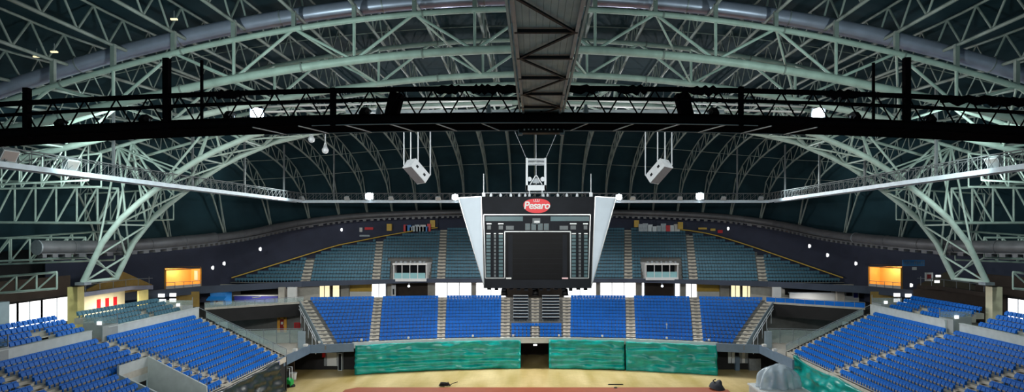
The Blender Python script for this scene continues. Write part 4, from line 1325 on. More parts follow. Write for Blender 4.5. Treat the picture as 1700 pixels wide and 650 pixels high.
# mezzanine edge: lavender band, railing, ochre gable
for s in (-1, 1):
    w = 'left' if s < 0 else 'right'
    band = [(s * 53.2, 71, 12.6, 13.1), (s * 53.6, 80, 12.6, 13.1), (s * 54.5, 86, 12.1, 12.7)]
    solo('mezzanine_edge', MB().wall(band, .4), M['steel_lavender'] if s < 0 else M['brown_dark'], '%s edge band of the mezzanine in the %s corner' % ('lavender' if s < 0 else 'dark brown', w), 'ledge', kind='structure')
    t = thing('mezzanine_railing', 'thin pale railing on the mezzanine edge, %s corner' % w, 'railing', (s * 53.4, 76, 13.1), 'mezzanine railings')
    part('handrail', MB().path([(s * 53.3, 71, 14.0), (s * 53.7, 80, 14.0), (s * 54.6, 86, 13.7)], .04), M['steel_grey'], t)
    for y in (71.5, 74, 76.5, 79, 82, 85):
        part('rail_post', MB().tube((s * interp(y, [(71, 53.3), (80, 53.7), (86, 54.6)]), y, 12.7), (s * interp(y, [(71, 53.3), (80, 53.7), (86, 54.6)]), y, 14), .035, 5), M['steel_grey'], t)
    # ochre sloped wall: gable between column and navy wall
    g = MB().prism([(s * 56.5, 76, 13.0), (s * 57.0, 83.4, H - 5.2), (s * 57.5, 90.5, 12.4), (s * 57.5, 90.5, 11.8), (s * 56.5, 76, 11.8)], (s * .3, 0, 0))
    solo('wall_gable_' + w, g, M['ochre'] if s < 0 else mat_gable, 'ochre sloping wall piece above the mezzanine, %s corner' % w if s < 0 else 'dark olive sloping wall piece above the mezzanine, right corner', 'wall', kind='structure')
solo('wall_mezzanine', MB().wall([(56.1, 66, 9.2, 12.6), (55, 80, 9.2, 12.6), (54, 86, 9.0, 12.2)], .3), M['brown_dark'], 'dark brown wall under the mezzanine in the right corner', 'wall', kind='structure')
# left picture-edge blue grey wall with yellow strip
solo('wall_pier', MB().b2(-55.4, -54.6, 57.5, 62.6, 8.7, 13.0), M['slate_light'], 'pale blue grey wall pier at the left edge beside the bright windows', 'wall', kind='structure')
solo('wall_strip', MB().b2(-54.6, -54.5, 57.5, 61.3, 8.7, 11.4), M['yellow_pale'], 'pale yellow panel on the blue grey pier at the left edge', 'wall', kind='structure')
# blue sign and notices on the right navy wall
def notice(px0, px1, py0, py1, y, m, name, label, cat):
    return panel(px0, px1, py0, py1, m, name, label, cat, y, .1)
t = thing('wall_sign', 'blue sign with white letters on the navy wall right of the orange room', 'sign', P(1516, 442, 84))
a, b = P(1499, 441, 84), P(1535, 431, 84)
part('sign_panel', MB().b2(a.x, b.x, 84, 84.15, a.z, b.z), M['blue_sign'], t)
lt = MB()
for k in range(6):
    x = lerp(a.x + .35, b.x - .35, k / 5)
    zz = (a.z + b.z) / 2
    if k == 2: lt.box((x, 83.98, zz), (.26, .04, .08)); continue
    lt.box((x - .13, 83.98, zz), (.07, .04, .42)).box((x + .13, 83.98, zz), (.07, .04, .42))
    lt.box((x, 83.98, zz + (.17 if k % 2 else 0)), (.26, .04, .08))
part('lettering', lt, M['steel_grey'], t)
for px0, px1, py0, py1, y, m, lb in ((1515, 1522, 443, 447.5, 83.9, 'white_plain', 'small white notice under the blue sign'), (1536, 1549, 452, 466, 83.0, 'white_plain', 'white poster with dark picture right of the blue sign'),
                                     (1554, 1562, 456, 459.5, 82.5, 'lamp_white', 'upper small white light right of the poster'), (1552, 1560, 465, 469, 82.5, 'lamp_white', 'lower small white light right of the poster')):
    o = notice(px0, px1, py0, py1, y, m, 'wall_notice', lb + ' on right wall', 'notice')
    if px0 == 1536:
        q0, q1 = P(1539, 463, y), P(1546, 455, y)
        part('picture', MB().b2(q0.x, q1.x, y - .03, y, q0.z, q1.z), M['red_dark'], o)
for px, py, lb in ((1571, 440, 'above the dark olive wall'), (1513, 473, 'beside the orange room railing')):
    p = P(px, py, 82)
    solo('wall_lamp', MB().box(p, (.3, .2, .35)).box(p + Vector((0, .1, 0)), (.2, .1, .5)), M['lamp_white'], 'tiny white lamp in the right corner, ' + lb, 'lamp', 'tiny corner lamps')
# ochre recess and lamps below the left lit room; glass landing
for s in (-1, 1):
    w = 'left' if s < 0 else 'right'
    y = 92
    px = lambda v: v if s < 0 else 1776 - v
    x0_, x1_ = sorted(((px(292) - X0) * y / F, (px(330) - X0) * y / F))
    solo('wall_recess_' + w, MB().b2(x0_, x1_, y, y + .2, 8.8, 11.2), M['ochre'], 'ochre recess wall below the orange room, %s corner' % w, 'wall', kind='structure')
    for k, (p_, q_) in enumerate(((268, 490), (287, 489), (270, 499), (287, 498))):
        c = P(px(p_), q_, 88)
        solo('corner_lamp', MB().box(c, (.85, .2, .5)).box(c + Vector((0, .14, 0)), (.6, .1, .3)), M['lamp_white'], 'white lamp panel below the orange room in the %s corner, %s' % (w, ['upper outer one', 'upper inner one', 'lower outer one', 'lower inner one'][k]), 'lamp', 'white lamp panels in the corners')

# ------------------------------------------------------------------ corner decks
for s in (-1, 1):
    w = 'left' if s < 0 else 'right'
    fpts = [(s * 48.5, 88.5), (s * 43, 92.5), (s * 37.2, 96.8)]
    dk = MB().prism([(p[0], p[1], 6.9) for p in fpts] + [(s * 37.2, 108, 6.9), (s * 52, 108, 6.9), (s * 56, 92, 6.9)], (0, 0, 2.0))
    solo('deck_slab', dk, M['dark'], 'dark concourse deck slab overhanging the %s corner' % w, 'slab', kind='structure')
    t = thing('deck_railing', 'pale railing on the edge of the %s corner deck' % w if s < 0 else 'blue folded seats backing railing on the edge of the right corner deck', 'railing', (s * 43, 92.5, 8.9), 'corner deck railings')
    for a, b in zip(fpts, fpts[1:]):
        a3, b3 = Vector((*a, 8.9)), Vector((*b, 8.9))
        up = Vector((0, 0, 1))
        part('kerb', MB().bar(a3 + up * .12, b3 + up * .12, .14, .3), M['concrete'], t)
        part('handrail', MB().tube(a3 + up * 1.05, b3 + up * 1.05, .04), M['steel_grey'], t)
        for k in range(5):
            p = a3.lerp(b3, k / 5); q = a3.lerp(b3, (k + 1) / 5)
            part('rail_post', MB().tube(p, p + up * 1.05, .035, 5), M['steel_grey'], t)
            part('glass_panel', MB().prism([p + up * .25, q + up * .25, q + up * .95, p + up * .95], (0, .03, 0)), M['glass'] if s < 0 else M['seat_blue'], t)
    Lk = bpy.data.lights.new('deck fill light', 'AREA'); Lk.energy = 260; Lk.color = (1, .96, .9); Lk.size = 2  # unseen fill added to brighten the counters on the corner deck
    lk = bpy.data.objects.new('deck fill light', Lk); COL.objects.link(lk); lk.location = (s * 44.5, 95.2, 10.75)
    # back wall of deck
    solo('wall_deck_' + w, MB().b2(s * 36, s * 54, 100.5, 100.8, 8.9, 11.6), M['concrete'], 'grey wall at the back of the %s corner deck' % w, 'wall', kind='structure')
    # landing below
    lp = [(s * 25.8, yl(0, 25.8) - .2), (s * 31.7, 84.6), (s * 32.3, 76.5 if s < 0 else 79.5)]
    ld = MB().prism([(p[0], p[1], 3.45) for p in lp] + [(s * 44, lp[2][1], 3.45), (s * 46, 98, 3.45), (s * 34, 98, 3.45), (s * 30, yl(0, 30) + .2, 3.45)], (0, 0, .35))
    solo('landing_slab', ld, M['concrete'], 'grey concrete landing in the %s corner beside the far stand' % w, 'slab', kind='structure')
    lip = lp if s < 0 else lp
    pl_ = [(x, y, 3.3, 4.45) for x, y in ([lp[0], (lp[1][0], lp[1][1])] )]
    mbl = MB().wall(pl_, -.25)
    mbl.wall([(lp[1][0], lp[1][1], 3.3, 4.45), (s * 32.0, 74.3, 3.3, 4.5)], -.25)
    solo('ledge', mbl, M['slate'], 'blue grey ledge bending round the %s corner of the floor' % w, 'ledge', kind='structure')
    for k, f_ in enumerate((.12, .45)):
        c = Vector((lp[1][0], lp[1][1], 4.4)).lerp(Vector((s * 32.0, 74.3, 4.45)), f_)
        solo('ledge_lamp', MB().box(c + Vector((0, 0, .22)), (.5, .5, .3)).box(c + Vector((0, 0, .05)), (.25, .25, .1)), M['white_plain'], 'white lamp on the blue grey ledge, %s corner, %s one' % (w, ['farther', 'nearer'][k]), 'lamp', 'lamps on the corner ledges')
    # recess below: back wall and doors
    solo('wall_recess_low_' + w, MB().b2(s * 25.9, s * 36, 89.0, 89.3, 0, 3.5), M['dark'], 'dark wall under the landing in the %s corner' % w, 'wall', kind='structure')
    solo('wall_landing_' + w, MB().b2(s * 34.5, s * 50, 98, 98.3, 3.8, 7), M['concrete_dark_shade'], 'grey wall behind the landing in the %s corner' % w, 'wall', kind='structure')
    # railing of the landing
    t = thing('landing_railing', 'glass railing around the landing in the %s corner' % w, 'railing', (s * 40, 86, 3.8), 'landing railings')
    rp = [Vector((s * 43.5, lp[2][1] + 1.2, 3.8)), Vector((s * 43.5, 88, 3.8)), Vector((s * 34.5, 89.5, 3.8)), Vector((s * 33.2, 85.5, 3.8))]
    up = Vector((0, 0, 1))
    for a, b in zip(rp, rp[1:]):
        n_ = max(2, int((b - a).length / 1.8))
        part('handrail', MB().tube(a + up * 2.2, b + up * 2.2, .05), M['steel_grey'], t)
        for k in range(n_):
            p = a.lerp(b, k / n_); q = a.lerp(b, (k + 1) / n_)
            part('rail_post', MB().tube(p, p + up * 2.2, .045, 5), M['steel_grey'], t)
            part('glass_panel', MB().prism([p + up * .1, q + up * .1, q + up * 2.05, p + up * 2.05], (.03, .03, 0)), M['glass'], t)
    part('end_panel', MB().b2(s * 32.6, s * 33.6, 85.4, 85.6, 3.8, 6.2), M['slate_light'], t)
    # stair flank of the far stand
    edge_ = (lim[0] if s < 0 else lim[1])
    g = MB()
    gp = [Vector((edge_(i) + s * .25, yl(i, edge_(i)), zL(i))) for i in range(NL)]
    for a, b in zip(gp, gp[1:]):
        g.prism([a + Vector((0, 0, -.9)), b + Vector((0, 0, -.9)), b + Vector((0, 0, .35)), a + Vector((0, 0, .35))], (s * .12, .05, 0))
    solo('stand_flank', g, M['slate_light'], 'pale stepped flank wall at the %s edge of the lower far stand' % w, 'wall', kind='structure')
    t = thing('flank_railing', 'pale railing beside the slanted end stairs, %s edge of the lower far stand' % w, 'railing', gp[0], 'flank railings of the far stand')
    off = Vector((s * 1.0, 0, 0))
    part('handrail', MB().path([p + off + Vector((0, 0, 1.0)) for p in gp[:10]], .05), M['steel_white'], t)
    part('lower_rail', MB().path([p + off + Vector((0, 0, .5)) for p in gp[:10]], .04), M['steel_white'], t)
    for p in gp[:10:2]:
        part('rail_post', MB().tube(p + off + Vector((0, 0, -1.2)), p + off + Vector((0, 0, 1)), .045, 5), M['steel_white'], t)

# doors and kiosks
def door(px0, px1, py0, py1, y, m, label, frame=None):
    a, b = P(px0, py1, y), P(px1, py0, y)
    door.n += 1
    t = thing('door_%d' % door.n, label, 'door', ((a.x + b.x) / 2, y, a.z), kind='structure')
    part('leaf', MB().b2(a.x, b.x, y - .08, y, a.z, b.z), M[m], t)
    fr = MB()
    for x in (a.x, b.x): fr.b2(x - .22, x + .22, y - .14, y + .02, a.z, b.z + .3)
    fr.b2(a.x, b.x, y - .14, y + .02, b.z, b.z + .3)
    part('door_frame', fr, M[frame or 'steel_grey'], t)
    part('handle', MB().b2(b.x - .3, b.x - .2, y - .16, y - .08, (a.z + b.z) / 2 - .1, (a.z + b.z) / 2 + .1), M['silver'], t)
    return t, a, b
door.n = 0
t, a, b = door(463, 474, 529, 551, 97.9, 'red_dark', 'dark red door with orange frame behind the left corner landing', 'orange')
part('window_pane', MB().box(((a.x + b.x) / 2, 97.8, a.z + 1.5), (.35, .06, .4)), M['white_plain'], t)
a = P(493, 540, 97.7)
t = thing('fire_cabinet', 'red fire cabinet on the wall right of the dark red door', 'cabinet', a)
part('cabinet_body', MB().box((a.x, 97.8, a.z), (.9, .3, .95)), M['red'], t)
part('cabinet_door', MB().box((a.x, 97.62, a.z), (.75, .05, .8)), M['red_dark'], t)
door(541, 562, 585, 606.5, 88.9, 'white_plain', 'white double door under the landing, left corner', 'steel_grey')
door(1229, 1239, 583, 602, 88.9, 'white_plain', 'white door under the landing, right corner', 'steel_grey')
door(1211, 1217, 583, 602, 88.8, 'board_black', 'dark door with pale frame under the right landing', 'steel_white')
for px0, px1, py0, py1, m, lb in ((536, 540, 584, 592, 'red', 'red box left of the white double door'), (562, 569, 585, 601, 'steel_white', 'pale locker with dark front right of white double door'), (1220, 1227, 590, 602, 'slate', 'blue grey cabinet between the two right corner doors'), (1243, 1262, 594, 603, 'steel_grey', 'grey low cabinet right of the right white door')):
    a, b = P(px0, py1, 88.6), P(px1, py0, 88.6)
    zb_ = 0 if py1 > 600 else a.z
    t = thing('cabinet', lb, 'cabinet', ((a.x + b.x) / 2, 88.6, zb_))
    part('body', MB().b2(a.x, b.x, 88.3, 88.95, zb_, b.z), M[m], t)
    part('cabinet_door', MB().b2(a.x + .1, b.x - .1, 88.24, 88.3, zb_ + .1, b.z - .1), M['board_black'] if 'dark front' in lb else M[m], t)
# kiosk
t = thing('kiosk', 'bright blue kiosk with a picture on the left corner deck', 'kiosk', P(361, 512, 94))
a, b = P(349, 511, 94), P(374, 485, 94)
part('body', MB().b2(a.x, b.x, 94, 96, 8.9, b.z), M['blue_kiosk'], t)
part('awning', MB().prism([(a.x - .2, 94, b.z - .9), (a.x - .2, 93.2, b.z - 1.2), (a.x - .2, 93.2, b.z - 1.05), (a.x - .2, 94, b.z - .6)], (b.x - a.x + .4, 0, 0)), M['blue_kiosk'], t)
part('picture', MB().b2(a.x + .6, b.x - .3, 93.9, 94, 9.0, 10.2), M['white_plain'], t)
part('motif', MB().path([(a.x + 1.0, 93.87, 9.4), (a.x + 1.3, 93.87, 9.75), (a.x + 1.6, 93.87, 9.65)], .12, 6), M['red_dark'], t)
t = thing('bar_counter', 'purple blue bar counter under a black shutter on the left corner deck', 'counter', P(427, 503, 98))
a, b = P(389, 503, 98), P(461, 488, 98)
part('counter_front', MB().b2(a.x, b.x, 98, 98.3, 8.9, 9.95), M['purple'], t)
part('counter_top', MB().b2(a.x - .1, b.x + .1, 97.8, 98.5, 9.95, 10.05), M['white_plain'], t)
part('shutter', MB().b2(a.x, b.x, 100.2, 100.4, 10.0, 10.9), M['screen_black'], t)
part('figure_mark', MB().path([(lerp(a.x, b.x, .42), 97.97, 9.65), (lerp(a.x, b.x, .55), 97.97, 9.72), (lerp(a.x, b.x, .62), 97.97, 9.85)], .1, 5), M['steel_grey'], t)
for k, (p0, p1) in enumerate(((462, 472), (477, 491))):
    a, b = P(p0, 506, 97.4), P(p1, 484, 97.4)
    solo('pillar', MB().b2(a.x, b.x, 97.4, 98, 8.9, 11.4).b2(a.x - .05, b.x + .05, 97.35, 98.05, 8.9, 9.1), M['white_plain'] if k else M['concrete'], ('white' if k else 'grey') + ' pillar at the right end of the left corner deck', 'pillar', kind='structure')
for k, (p0, p1, q0, q1, m, lb) in enumerate(((1311, 1388, 485, 498, 'white_plain', 'long white bar counter on the right corner deck'), (1403, 1426, 483, 503, 'white_plain', 'white display board with dark pictures on the right corner deck'))):
    a, b = P(p0, q1, 98.5), P(p1, q0, 98.5)
    t = thing('bar_counter' if k == 0 else 'display_board', lb, 'counter' if k == 0 else 'board', ((a.x + b.x) / 2, 98.5, 8.9))
    part('front_panel', MB().b2(a.x, b.x, 98.5, 98.7, 8.9, b.z - .15), M[m], t)
    part('top_strip', MB().b2(a.x - .1, b.x + .1, 98.3, 98.9, b.z - .15, b.z), M['steel_white'], t)
    if k == 0:
        part('shutter', MB().b2(a.x, b.x, 100.2, 100.4, 9.9, 10.9), M['screen_black'], t)
    else:
        part('picture', MB().b2(a.x + .2, a.x + 1.1, 98.42, 98.5, 9.9, 10.7), M['board_black'], t)
        part('picture', MB().b2(a.x + 1.4, b.x - .2, 98.42, 98.5, 9.6, 10.4), M['purple'], t)
for k, (p0, p1, m) in enumerate(((1284, 1297, 'white_plain'), (1390, 1402, 'concrete'))):
    a, b = P(p0, 506, 97.4), P(p1, 484, 97.4)
    solo('pillar', MB().b2(a.x, b.x, 97.4, 98, 8.9, 11.4).b2(a.x - .05, b.x + .05, 97.35, 98.05, 8.9, 9.1), M[m], ['white', 'grey'][k] + ' pillar on the right corner deck', 'pillar', kind='structure')

# ------------------------------------------------------------------ scoreboard
def scoreboard():
    Y = 60.0
    t = thing('scoreboard', 'big black hanging scoreboard cube with white tapered side wings', 'scoreboard', (.2, Y + 2.5, H - 5.3))
    A = [P(799, 326, Y), P(988, 326, Y), P(982, 478, Y), P(803, 478, Y)]
    part('housing', MB().prism(A, (0, 5.2, 0)), M['board_black'], t)
    for tri, nm in (((761, 328), (799, 326), (803, 474)), ((988, 326), (1023, 328), (983, 474))), :
        pass
    for tri in (((761, 328), (799, 326), (803.5, 474)), ((988, 326), (1023, 328), (982, 474))):
        w = part('side_wing', MB().prism([P(x, y, Y) for x, y in tri], (0, .5, 0)), M['white'], t)
        o = MB()
        p = [P(x, y, Y) + Vector((0, -.02, 0)) for x, y in tri]
        for a, b in zip(p, p[1:] + p[:1]): o.bar(a, b, .07, .1)
        part('wing_edge', o, M['silver'], w)
    def box(px0, px1, py0, py1, m, nm, d=.06, parent=None):
        a, b = P(px0, py1, Y), P(px1, py0, Y)
        return part(nm, MB().b2(a.x, b.x, Y - d, Y + .02, a.z, b.z), M[m], parent or t)
    def frame(pts, w, nm, parent=None, d=.05):
        o = MB()
        q = [P(x, y, Y) + Vector((0, -d, 0)) for x, y in pts]
        for a, b in zip(q, q[1:]): o.bar(a, b, w, .1)
        return part(nm, o, M['silver'], parent or t)
    frame([(838, 461), (806, 461), (803, 356), (980, 356), (977, 461), (946, 461)], .09, 'outer_frame')
    s_ = box(840, 945, 386, 463, 'screen_black', 'main_screen', .09)
    lines = MB()
    for k in range(1, 9):
        a = P(852, 386 + k * 8.5, Y); b = P(934, 386 + k * 8.5, Y)
        lines.b2(a.x, b.x, Y - .10, Y - .085, a.z - .012, a.z + .012)
    part('screen_seam', lines, M['board_black'], s_)
    for x in (847.5, 937.5):
        a, b = P(x - 3.5, 462, Y), P(x + 3.5, 389, Y)
        part('screen_border', MB().b2(a.x, b.x, Y - .1, Y - .08, a.z, b.z), M['board_black'], s_)
    frame([(838, 461), (838, 384), (947, 384), (947, 461)], .10, 'screen_frame', None, .09)
    box(806, 868, 359, 366.5, 'teal_display', 'name_panel'); box(914, 978, 359, 366.5, 'teal_display', 'name_panel')
    c = box(884, 897, 362, 372, 'grey_display', 'period_display')
    a, b = P(887, 369.5, Y), P(896, 366, Y)
    part('label_plate', MB().b2(a.x, b.x, Y - .09, Y - .05, a.z, b.z), M['silver'], c)
    for x0_, x1_ in ((872, 880), (882, 890), (893, 901), (903, 911)):
        d_ = box(x0_, x1_, 370.5, 381.5, 'grey_display', 'clock_digit')
        g = MB()
        pa, pb = P(x0_ + 1.5, 380, Y), P(x1_ - 1.5, 372, Y)
        for zz in (pa.z, (pa.z + pb.z) / 2, pb.z): g.b2(pa.x, pb.x, Y - .075, Y - .055, zz - .025, zz + .025)
        for xx in (pa.x, pb.x): g.b2(xx - .025, xx + .025, Y - .075, Y - .055, pa.z, pb.z)
        part('segment', g, M['teal_display'], d_)
    for a_ in ((840, 853), (929, 943)):
        box(*a_, 374.5, 381, 'grey_display', 'foul_display')
    for a_ in ((808, 816), (827, 836), (946, 957), (968, 976)):
        box(*a_, 370, 372, 'silver', 'label_plate')
        box(a_[0] + 1, a_[1] - 1, 374, 380.5, 'grey_display', 'foul_display')
    for cols in (((807, 815), (819.5, 824), (827.5, 835.5)), ((948.5, 956.5), (960, 965), (969, 976))):
        for k, (c0, c1) in enumerate(cols):
            d_ = box(c0, c1, 386, 461, 'board_black', 'player_column', .04)
            box(c0 + .5, c1 - .5, 386.5, 388.3, 'silver', 'heading', .07, d_)
            for r in range(12):
                y0_ = 390 + r * 5.9
                box(c0 + .6, c1 - .6, y0_, y0_ + 4.3, 'teal_display' if k != 1 else 'grey_display', 'display_cell', .065, d_)
    box(840, 849, 460, 462.5, 'white_plain', 'label_plate', .11); box(933, 943, 460, 462.5, 'label_pink', 'label_plate', .11)
    # emblem
    cx_, cy_ = 891.2, 340.0
    ol = []
    for k in range(48):
        a = 2 * math.pi * k / 48
        ex, ey = math.cos(a), math.sin(a)
        rx = 22.3; ry = 10.5 if ey > 0 else 13.2
        x = math.copysign(abs(ex) ** .82, ex) * rx
        yv = math.copysign(abs(ey) ** (.9 if ey > 0 else 1.05), ey) * ry
        ol.append(P(cx_ + x, cy_ - yv, Y - .12))
    em = part('emblem', MB().prism(ol, (0, .12, 0)), M['red'], t, 'red oval emblem with white lettering')
    fc = bpy.data.curves.new('emblem_text', 'FONT')
    fc.body = 'Pesaro'; fc.size = 1.02; fc.shear = .15; fc.extrude = .02; fc.offset = .022; fc.align_x = 'CENTER'; fc.align_y = 'CENTER'; fc.space_character = .92
    tmp = bpy.data.objects.new('emblem_text', fc); COL.objects.link(tmp)
    bpy.context.view_layer.update()
    me = bpy.data.meshes.new_from_object(tmp.evaluated_get(bpy.context.evaluated_depsgraph_get()))
    bpy.data.objects.remove(tmp)
    me.materials.clear(); me.materials.append(M['white_plain'])
    c = P(891.2, 341, Y - .16)
    me.transform(Matrix.Translation(c - LOC[t.name]) @ Matrix.Rotation(math.radians(90), 4, 'X') @ Matrix.Scale(1.0, 4))
    lo_ = bpy.data.objects.new('lettering', me); COL.objects.link(lo_); lo_.parent = em; LOC[lo_.name] = LOC[t.name]
    sm = MB()
    for x, y, w_, h_ in ((886, 332.6, 1.1, 3.4), (889, 332.2, 1.1, 3.8), (892, 332.2, 1.1, 3.8), (895, 332.6, 1.1, 3.4), (890.5, 334, 9, .9)):
        p = P(x, y, Y - .16); sm.box(p, (w_ * Y / F, .04, h_ * Y / F))
    part('upper_mark', sm, M['label_pink'], em)
    # top edge fittings
    tr = MB().bar(P(806, 320, Y + 1), P(982, 319, Y + 1), .05, .05)
    part('top_rail', tr, M['steel_grey'], t)
    for px in (803, 981):
        part('corner_mast', MB().bar(P(px, 328, Y + .4), P(px, 288, Y + .4), .07), M['steel_white'], t)
        part('mast_foot', MB().box(P(px, 324, Y + .4), (.3, .3, .55)), M['steel_white'], t)
    for px in (815, 831, 848, 862, 872, 879, 902, 909, 926, 941, 958):
        part('top_fitting', MB().box(P(px, 324.5, Y + .3), (.22, .25, .28)).box(P(px, 322.3, Y + .3), (.1, .1, .2)), M['steel_grey'], t)
    # underside
    for px in (837, 889, 938):
        o = part('underside_lamp', MB().path([P(px, 479, Y + 1.5), P(px, 489, Y + 1.3)], [.28, .36], 10), M['steel_black'], t)
        part('lamp_ring', MB().path([P(px, 488.5, Y + 1.3), P(px, 490, Y + 1.3)], .38, 10), M['steel_black'], o)
    for k in range(14):
        px = lerp(812, 972, k / 13)
        part('underside_fitting', MB().box(P(px, 478.5, Y + .6), (.35, .5, .22 + .1 * (k % 3))), M['board_black'], t)
scoreboard()

# hoist frame and cables above the scoreboard
t = thing('hoist_tower', 'white open hoist frame standing above the scoreboard', 'frame', P(890, 315, 62.5))
Y = 62.5
for dy in (0, 1.4):
    for px in (874.5, 905.5):
        part('upright', MB().bar(P(px, 316, Y) + Vector((0, dy, 0)), P(px, 262, Y) + Vector((0, dy, 0)), .2), M['steel_white'], t)
    for py in (264, 270.5):
        part('cross_bar', MB().bar(P(874.5, py, Y) + Vector((0, dy, 0)), P(905.5, py, Y) + Vector((0, dy, 0)), .13), M['steel_white'], t)
part('base_plate', MB().b2(P(873, 0, Y).x, P(907, 0, Y).x, Y - .1, Y + 1.6, P(0, 316, Y).z, P(0, 307, Y).z), M['steel_white'], t)
mo = part('motor', MB().box(P(890, 300, Y + .7), (.7, .6, .5)), M['steel_grey'], t)
part('bracket', MB().bar(P(880, 306, Y), P(889, 291, Y), .09).bar(P(900, 306, Y), P(891, 291, Y), .09), M['steel_white'], t)
for px in (879, 901):
    part('pulley', MB().tube(P(px, 297, Y + .3), P(px, 297, Y + .6), .24, 12), M['steel_white'], t)
for px in (879, 900):
    part('shackle', MB().bar(P(px, 326, 62), P(px, 316, Y), .12), M['steel_white'], t)
t = thing('hoist_cables', 'thin cables rising from the hoist frame to the roof', 'cables', P(890, 262, Y))
part('cable', MB().tube(P(890, 306, Y + .7), Vector((.1, Y + .7, roof_z(0, 63) - 2.6)), .045, 6), M['steel_grey'], t)
part('cable', MB().tube(P(874.5, 264, Y), P(845, 195, Y), .022, 5), M['steel_grey'], t)
part('cable', MB().tube(P(905.5, 264, Y), P(935, 195, Y), .022, 5), M['steel_grey'], t)

# ------------------------------------------------------------------ hanging loudspeakers
def speaker(s):
    w = 'left' if s < 0 else 'right'
    Y = 55.0
    c = P(688 if s < 0 else 1098, 282, Y)
    t = thing('hanging_loudspeaker', 'white loudspeaker box hanging tilted on four rods, %s of the scoreboard' % w, 'loudspeaker', c, 'hanging loudspeakers')
    m = lambda v: Vector((v[0] * (1 if s < 0 else -1), v[1], v[2]))
    e1, e2, e3 = m((1.1, 1.31, -1.44)), m((-.93, .687, -.08)), m((.34, .55, .76))
    c0 = P(682.3 if s < 0 else 1103.7, 275, Y)
    b = MB()
    b.prism([c0, c0 + e1, c0 + e1 + e3, c0 + e3], e2)
    part('cabinet', b, M['steel_white'], t)
    nn = e1.cross(e2).normalized()
    if nn.dot(e3) > 0: nn = -nn
    g = MB()
    q = [c0 + e1 * a + e2 * b_ for a, b_ in ((.04, .06), (.96, .06), (.96, .94), (.04, .94))]
    g.prism(q, nn * .05)
    part('grille', g, M['speaker_grille'], t)
    n2 = e1.cross(e3).normalized()
    if n2.dot(e2) > 0: n2 = -n2
    for a in (.2, .68):
        part('handle', MB().prism([c0 + e1 * (a + u) + e3 * v for u, v in ((0, .4), (.12, .4), (.12, .62), (0, .62))], n2 * .03), M['board_black'], t)
    for k, p in enumerate((c0 + e2 + e3 * .3, c0 + e3 + e2 * .6, c0 + e3 + e1 * .15, c0 + e1 + e3)):
        top = Vector((p.x, p.y, H + 10.9))
        part('hanging_rod', MB().tube(p, top, .055, 6), M['steel_white'], t)
speaker(-1); speaker(1)
for y in (54.2, 55.6):
    solo('hanging_beam', MB().bar((-17, y, H + 11), (17, y, H + 11), .18, .26).bar((-17, y, H + 11.13), (17, y, H + 11.13), .3, .04), M['steel_grey'], 'grey hanging beam behind the dark catwalk carrying the loudspeaker rods, %s one' % ('nearer' if y < 55 else 'farther'), 'beam', 'loudspeaker hanging beams')
for y, z, w in ((57.6, 12.85, 'upper'), (58.15, 12.45, 'lower')):
    for s in (-1, 1):
        t = thing('cable_tray', '%s long white cable tray seen through the %s half of the dark catwalk' % (w, 'left' if s < 0 else 'right'), 'cable tray', (s * 14, y, H + z), 'white cable trays')
        part('tray', MB().bar((s * 2.2, y, H + z), (s * 26, y, H + z - .7), .3, .13), M['white_plain'], t)
        for k in range(8):
            X = s * (3 + 3.1 * k)
            part('tray_hanger', MB().tube((X, y, H + z), (X, y, H + z + .9), .03, 5), M['steel_grey'], t)
for px, py, lb in ((517, 231, 'upper small white globe lamp hanging left of the left speaker'), (540, 249, 'lower small white globe lamp hanging left of the left speaker')):
    c = P(px, py, 60)
    t = thing('hanging_lamp', lb, 'lamp', c, 'small hanging lamps')
    prof = [(.02, .42), (.16, .34), (.30, .12), (.33, 0), (.26, -.22), (.1, -.34)]
    part('lamp_globe', MB().path([c + Vector((0, 0, z)) for r, z in prof], [r for r, z in prof], 12), M['steel_white'], t)
    part('hanging_rod', MB().tube(c + Vector((0, 0, .4)), Vector((c.x, c.y, H + 11.4)), .04, 6), M['steel_white'], t)
    part('bracket', MB().tube(c + Vector((-.22, 0, .1)), c + Vector((-.05, 0, .75)), .03, 5).tube(c + Vector((.22, 0, .1)), c + Vector((.05, 0, .75)), .03, 5), M['steel_white'], t)

# ------------------------------------------------------------------ floor items
# green tarpaulin along the right stand
tarp('glossy green tarpaulin slumped along the foot of the right side stand', [(fxr(0) - .25, y) for y in np.linspace(76.2, 46, 14)], lambda s: 4.35 + .35 * math.exp(-s * 40) - .25 * abs(math.sin(s * 9)), (-1, 0), 21.0, fold=.5, hz=False, bulge=1.1, lip=.3)
tarp('black green plastic sheet hanging over the foot of the left side stand', [(fxl(0) + .25, y) for y in np.linspace(44, 73.5, 14)], wob(4.35, 8, .15), (1, 0), 31.0, fold=.4, hz=False, bulge=.9, mat_='tarp_black', lip=.3)
solo('corner_post', MB().b2(-32.0, -31.5, 73.6, 74.3, 0, 4.3).b2(-32.1, -31.4, 73.5, 74.4, 0, .2), M['slate_blue'], 'blue post at the corner where the black sheet ends', 'post')
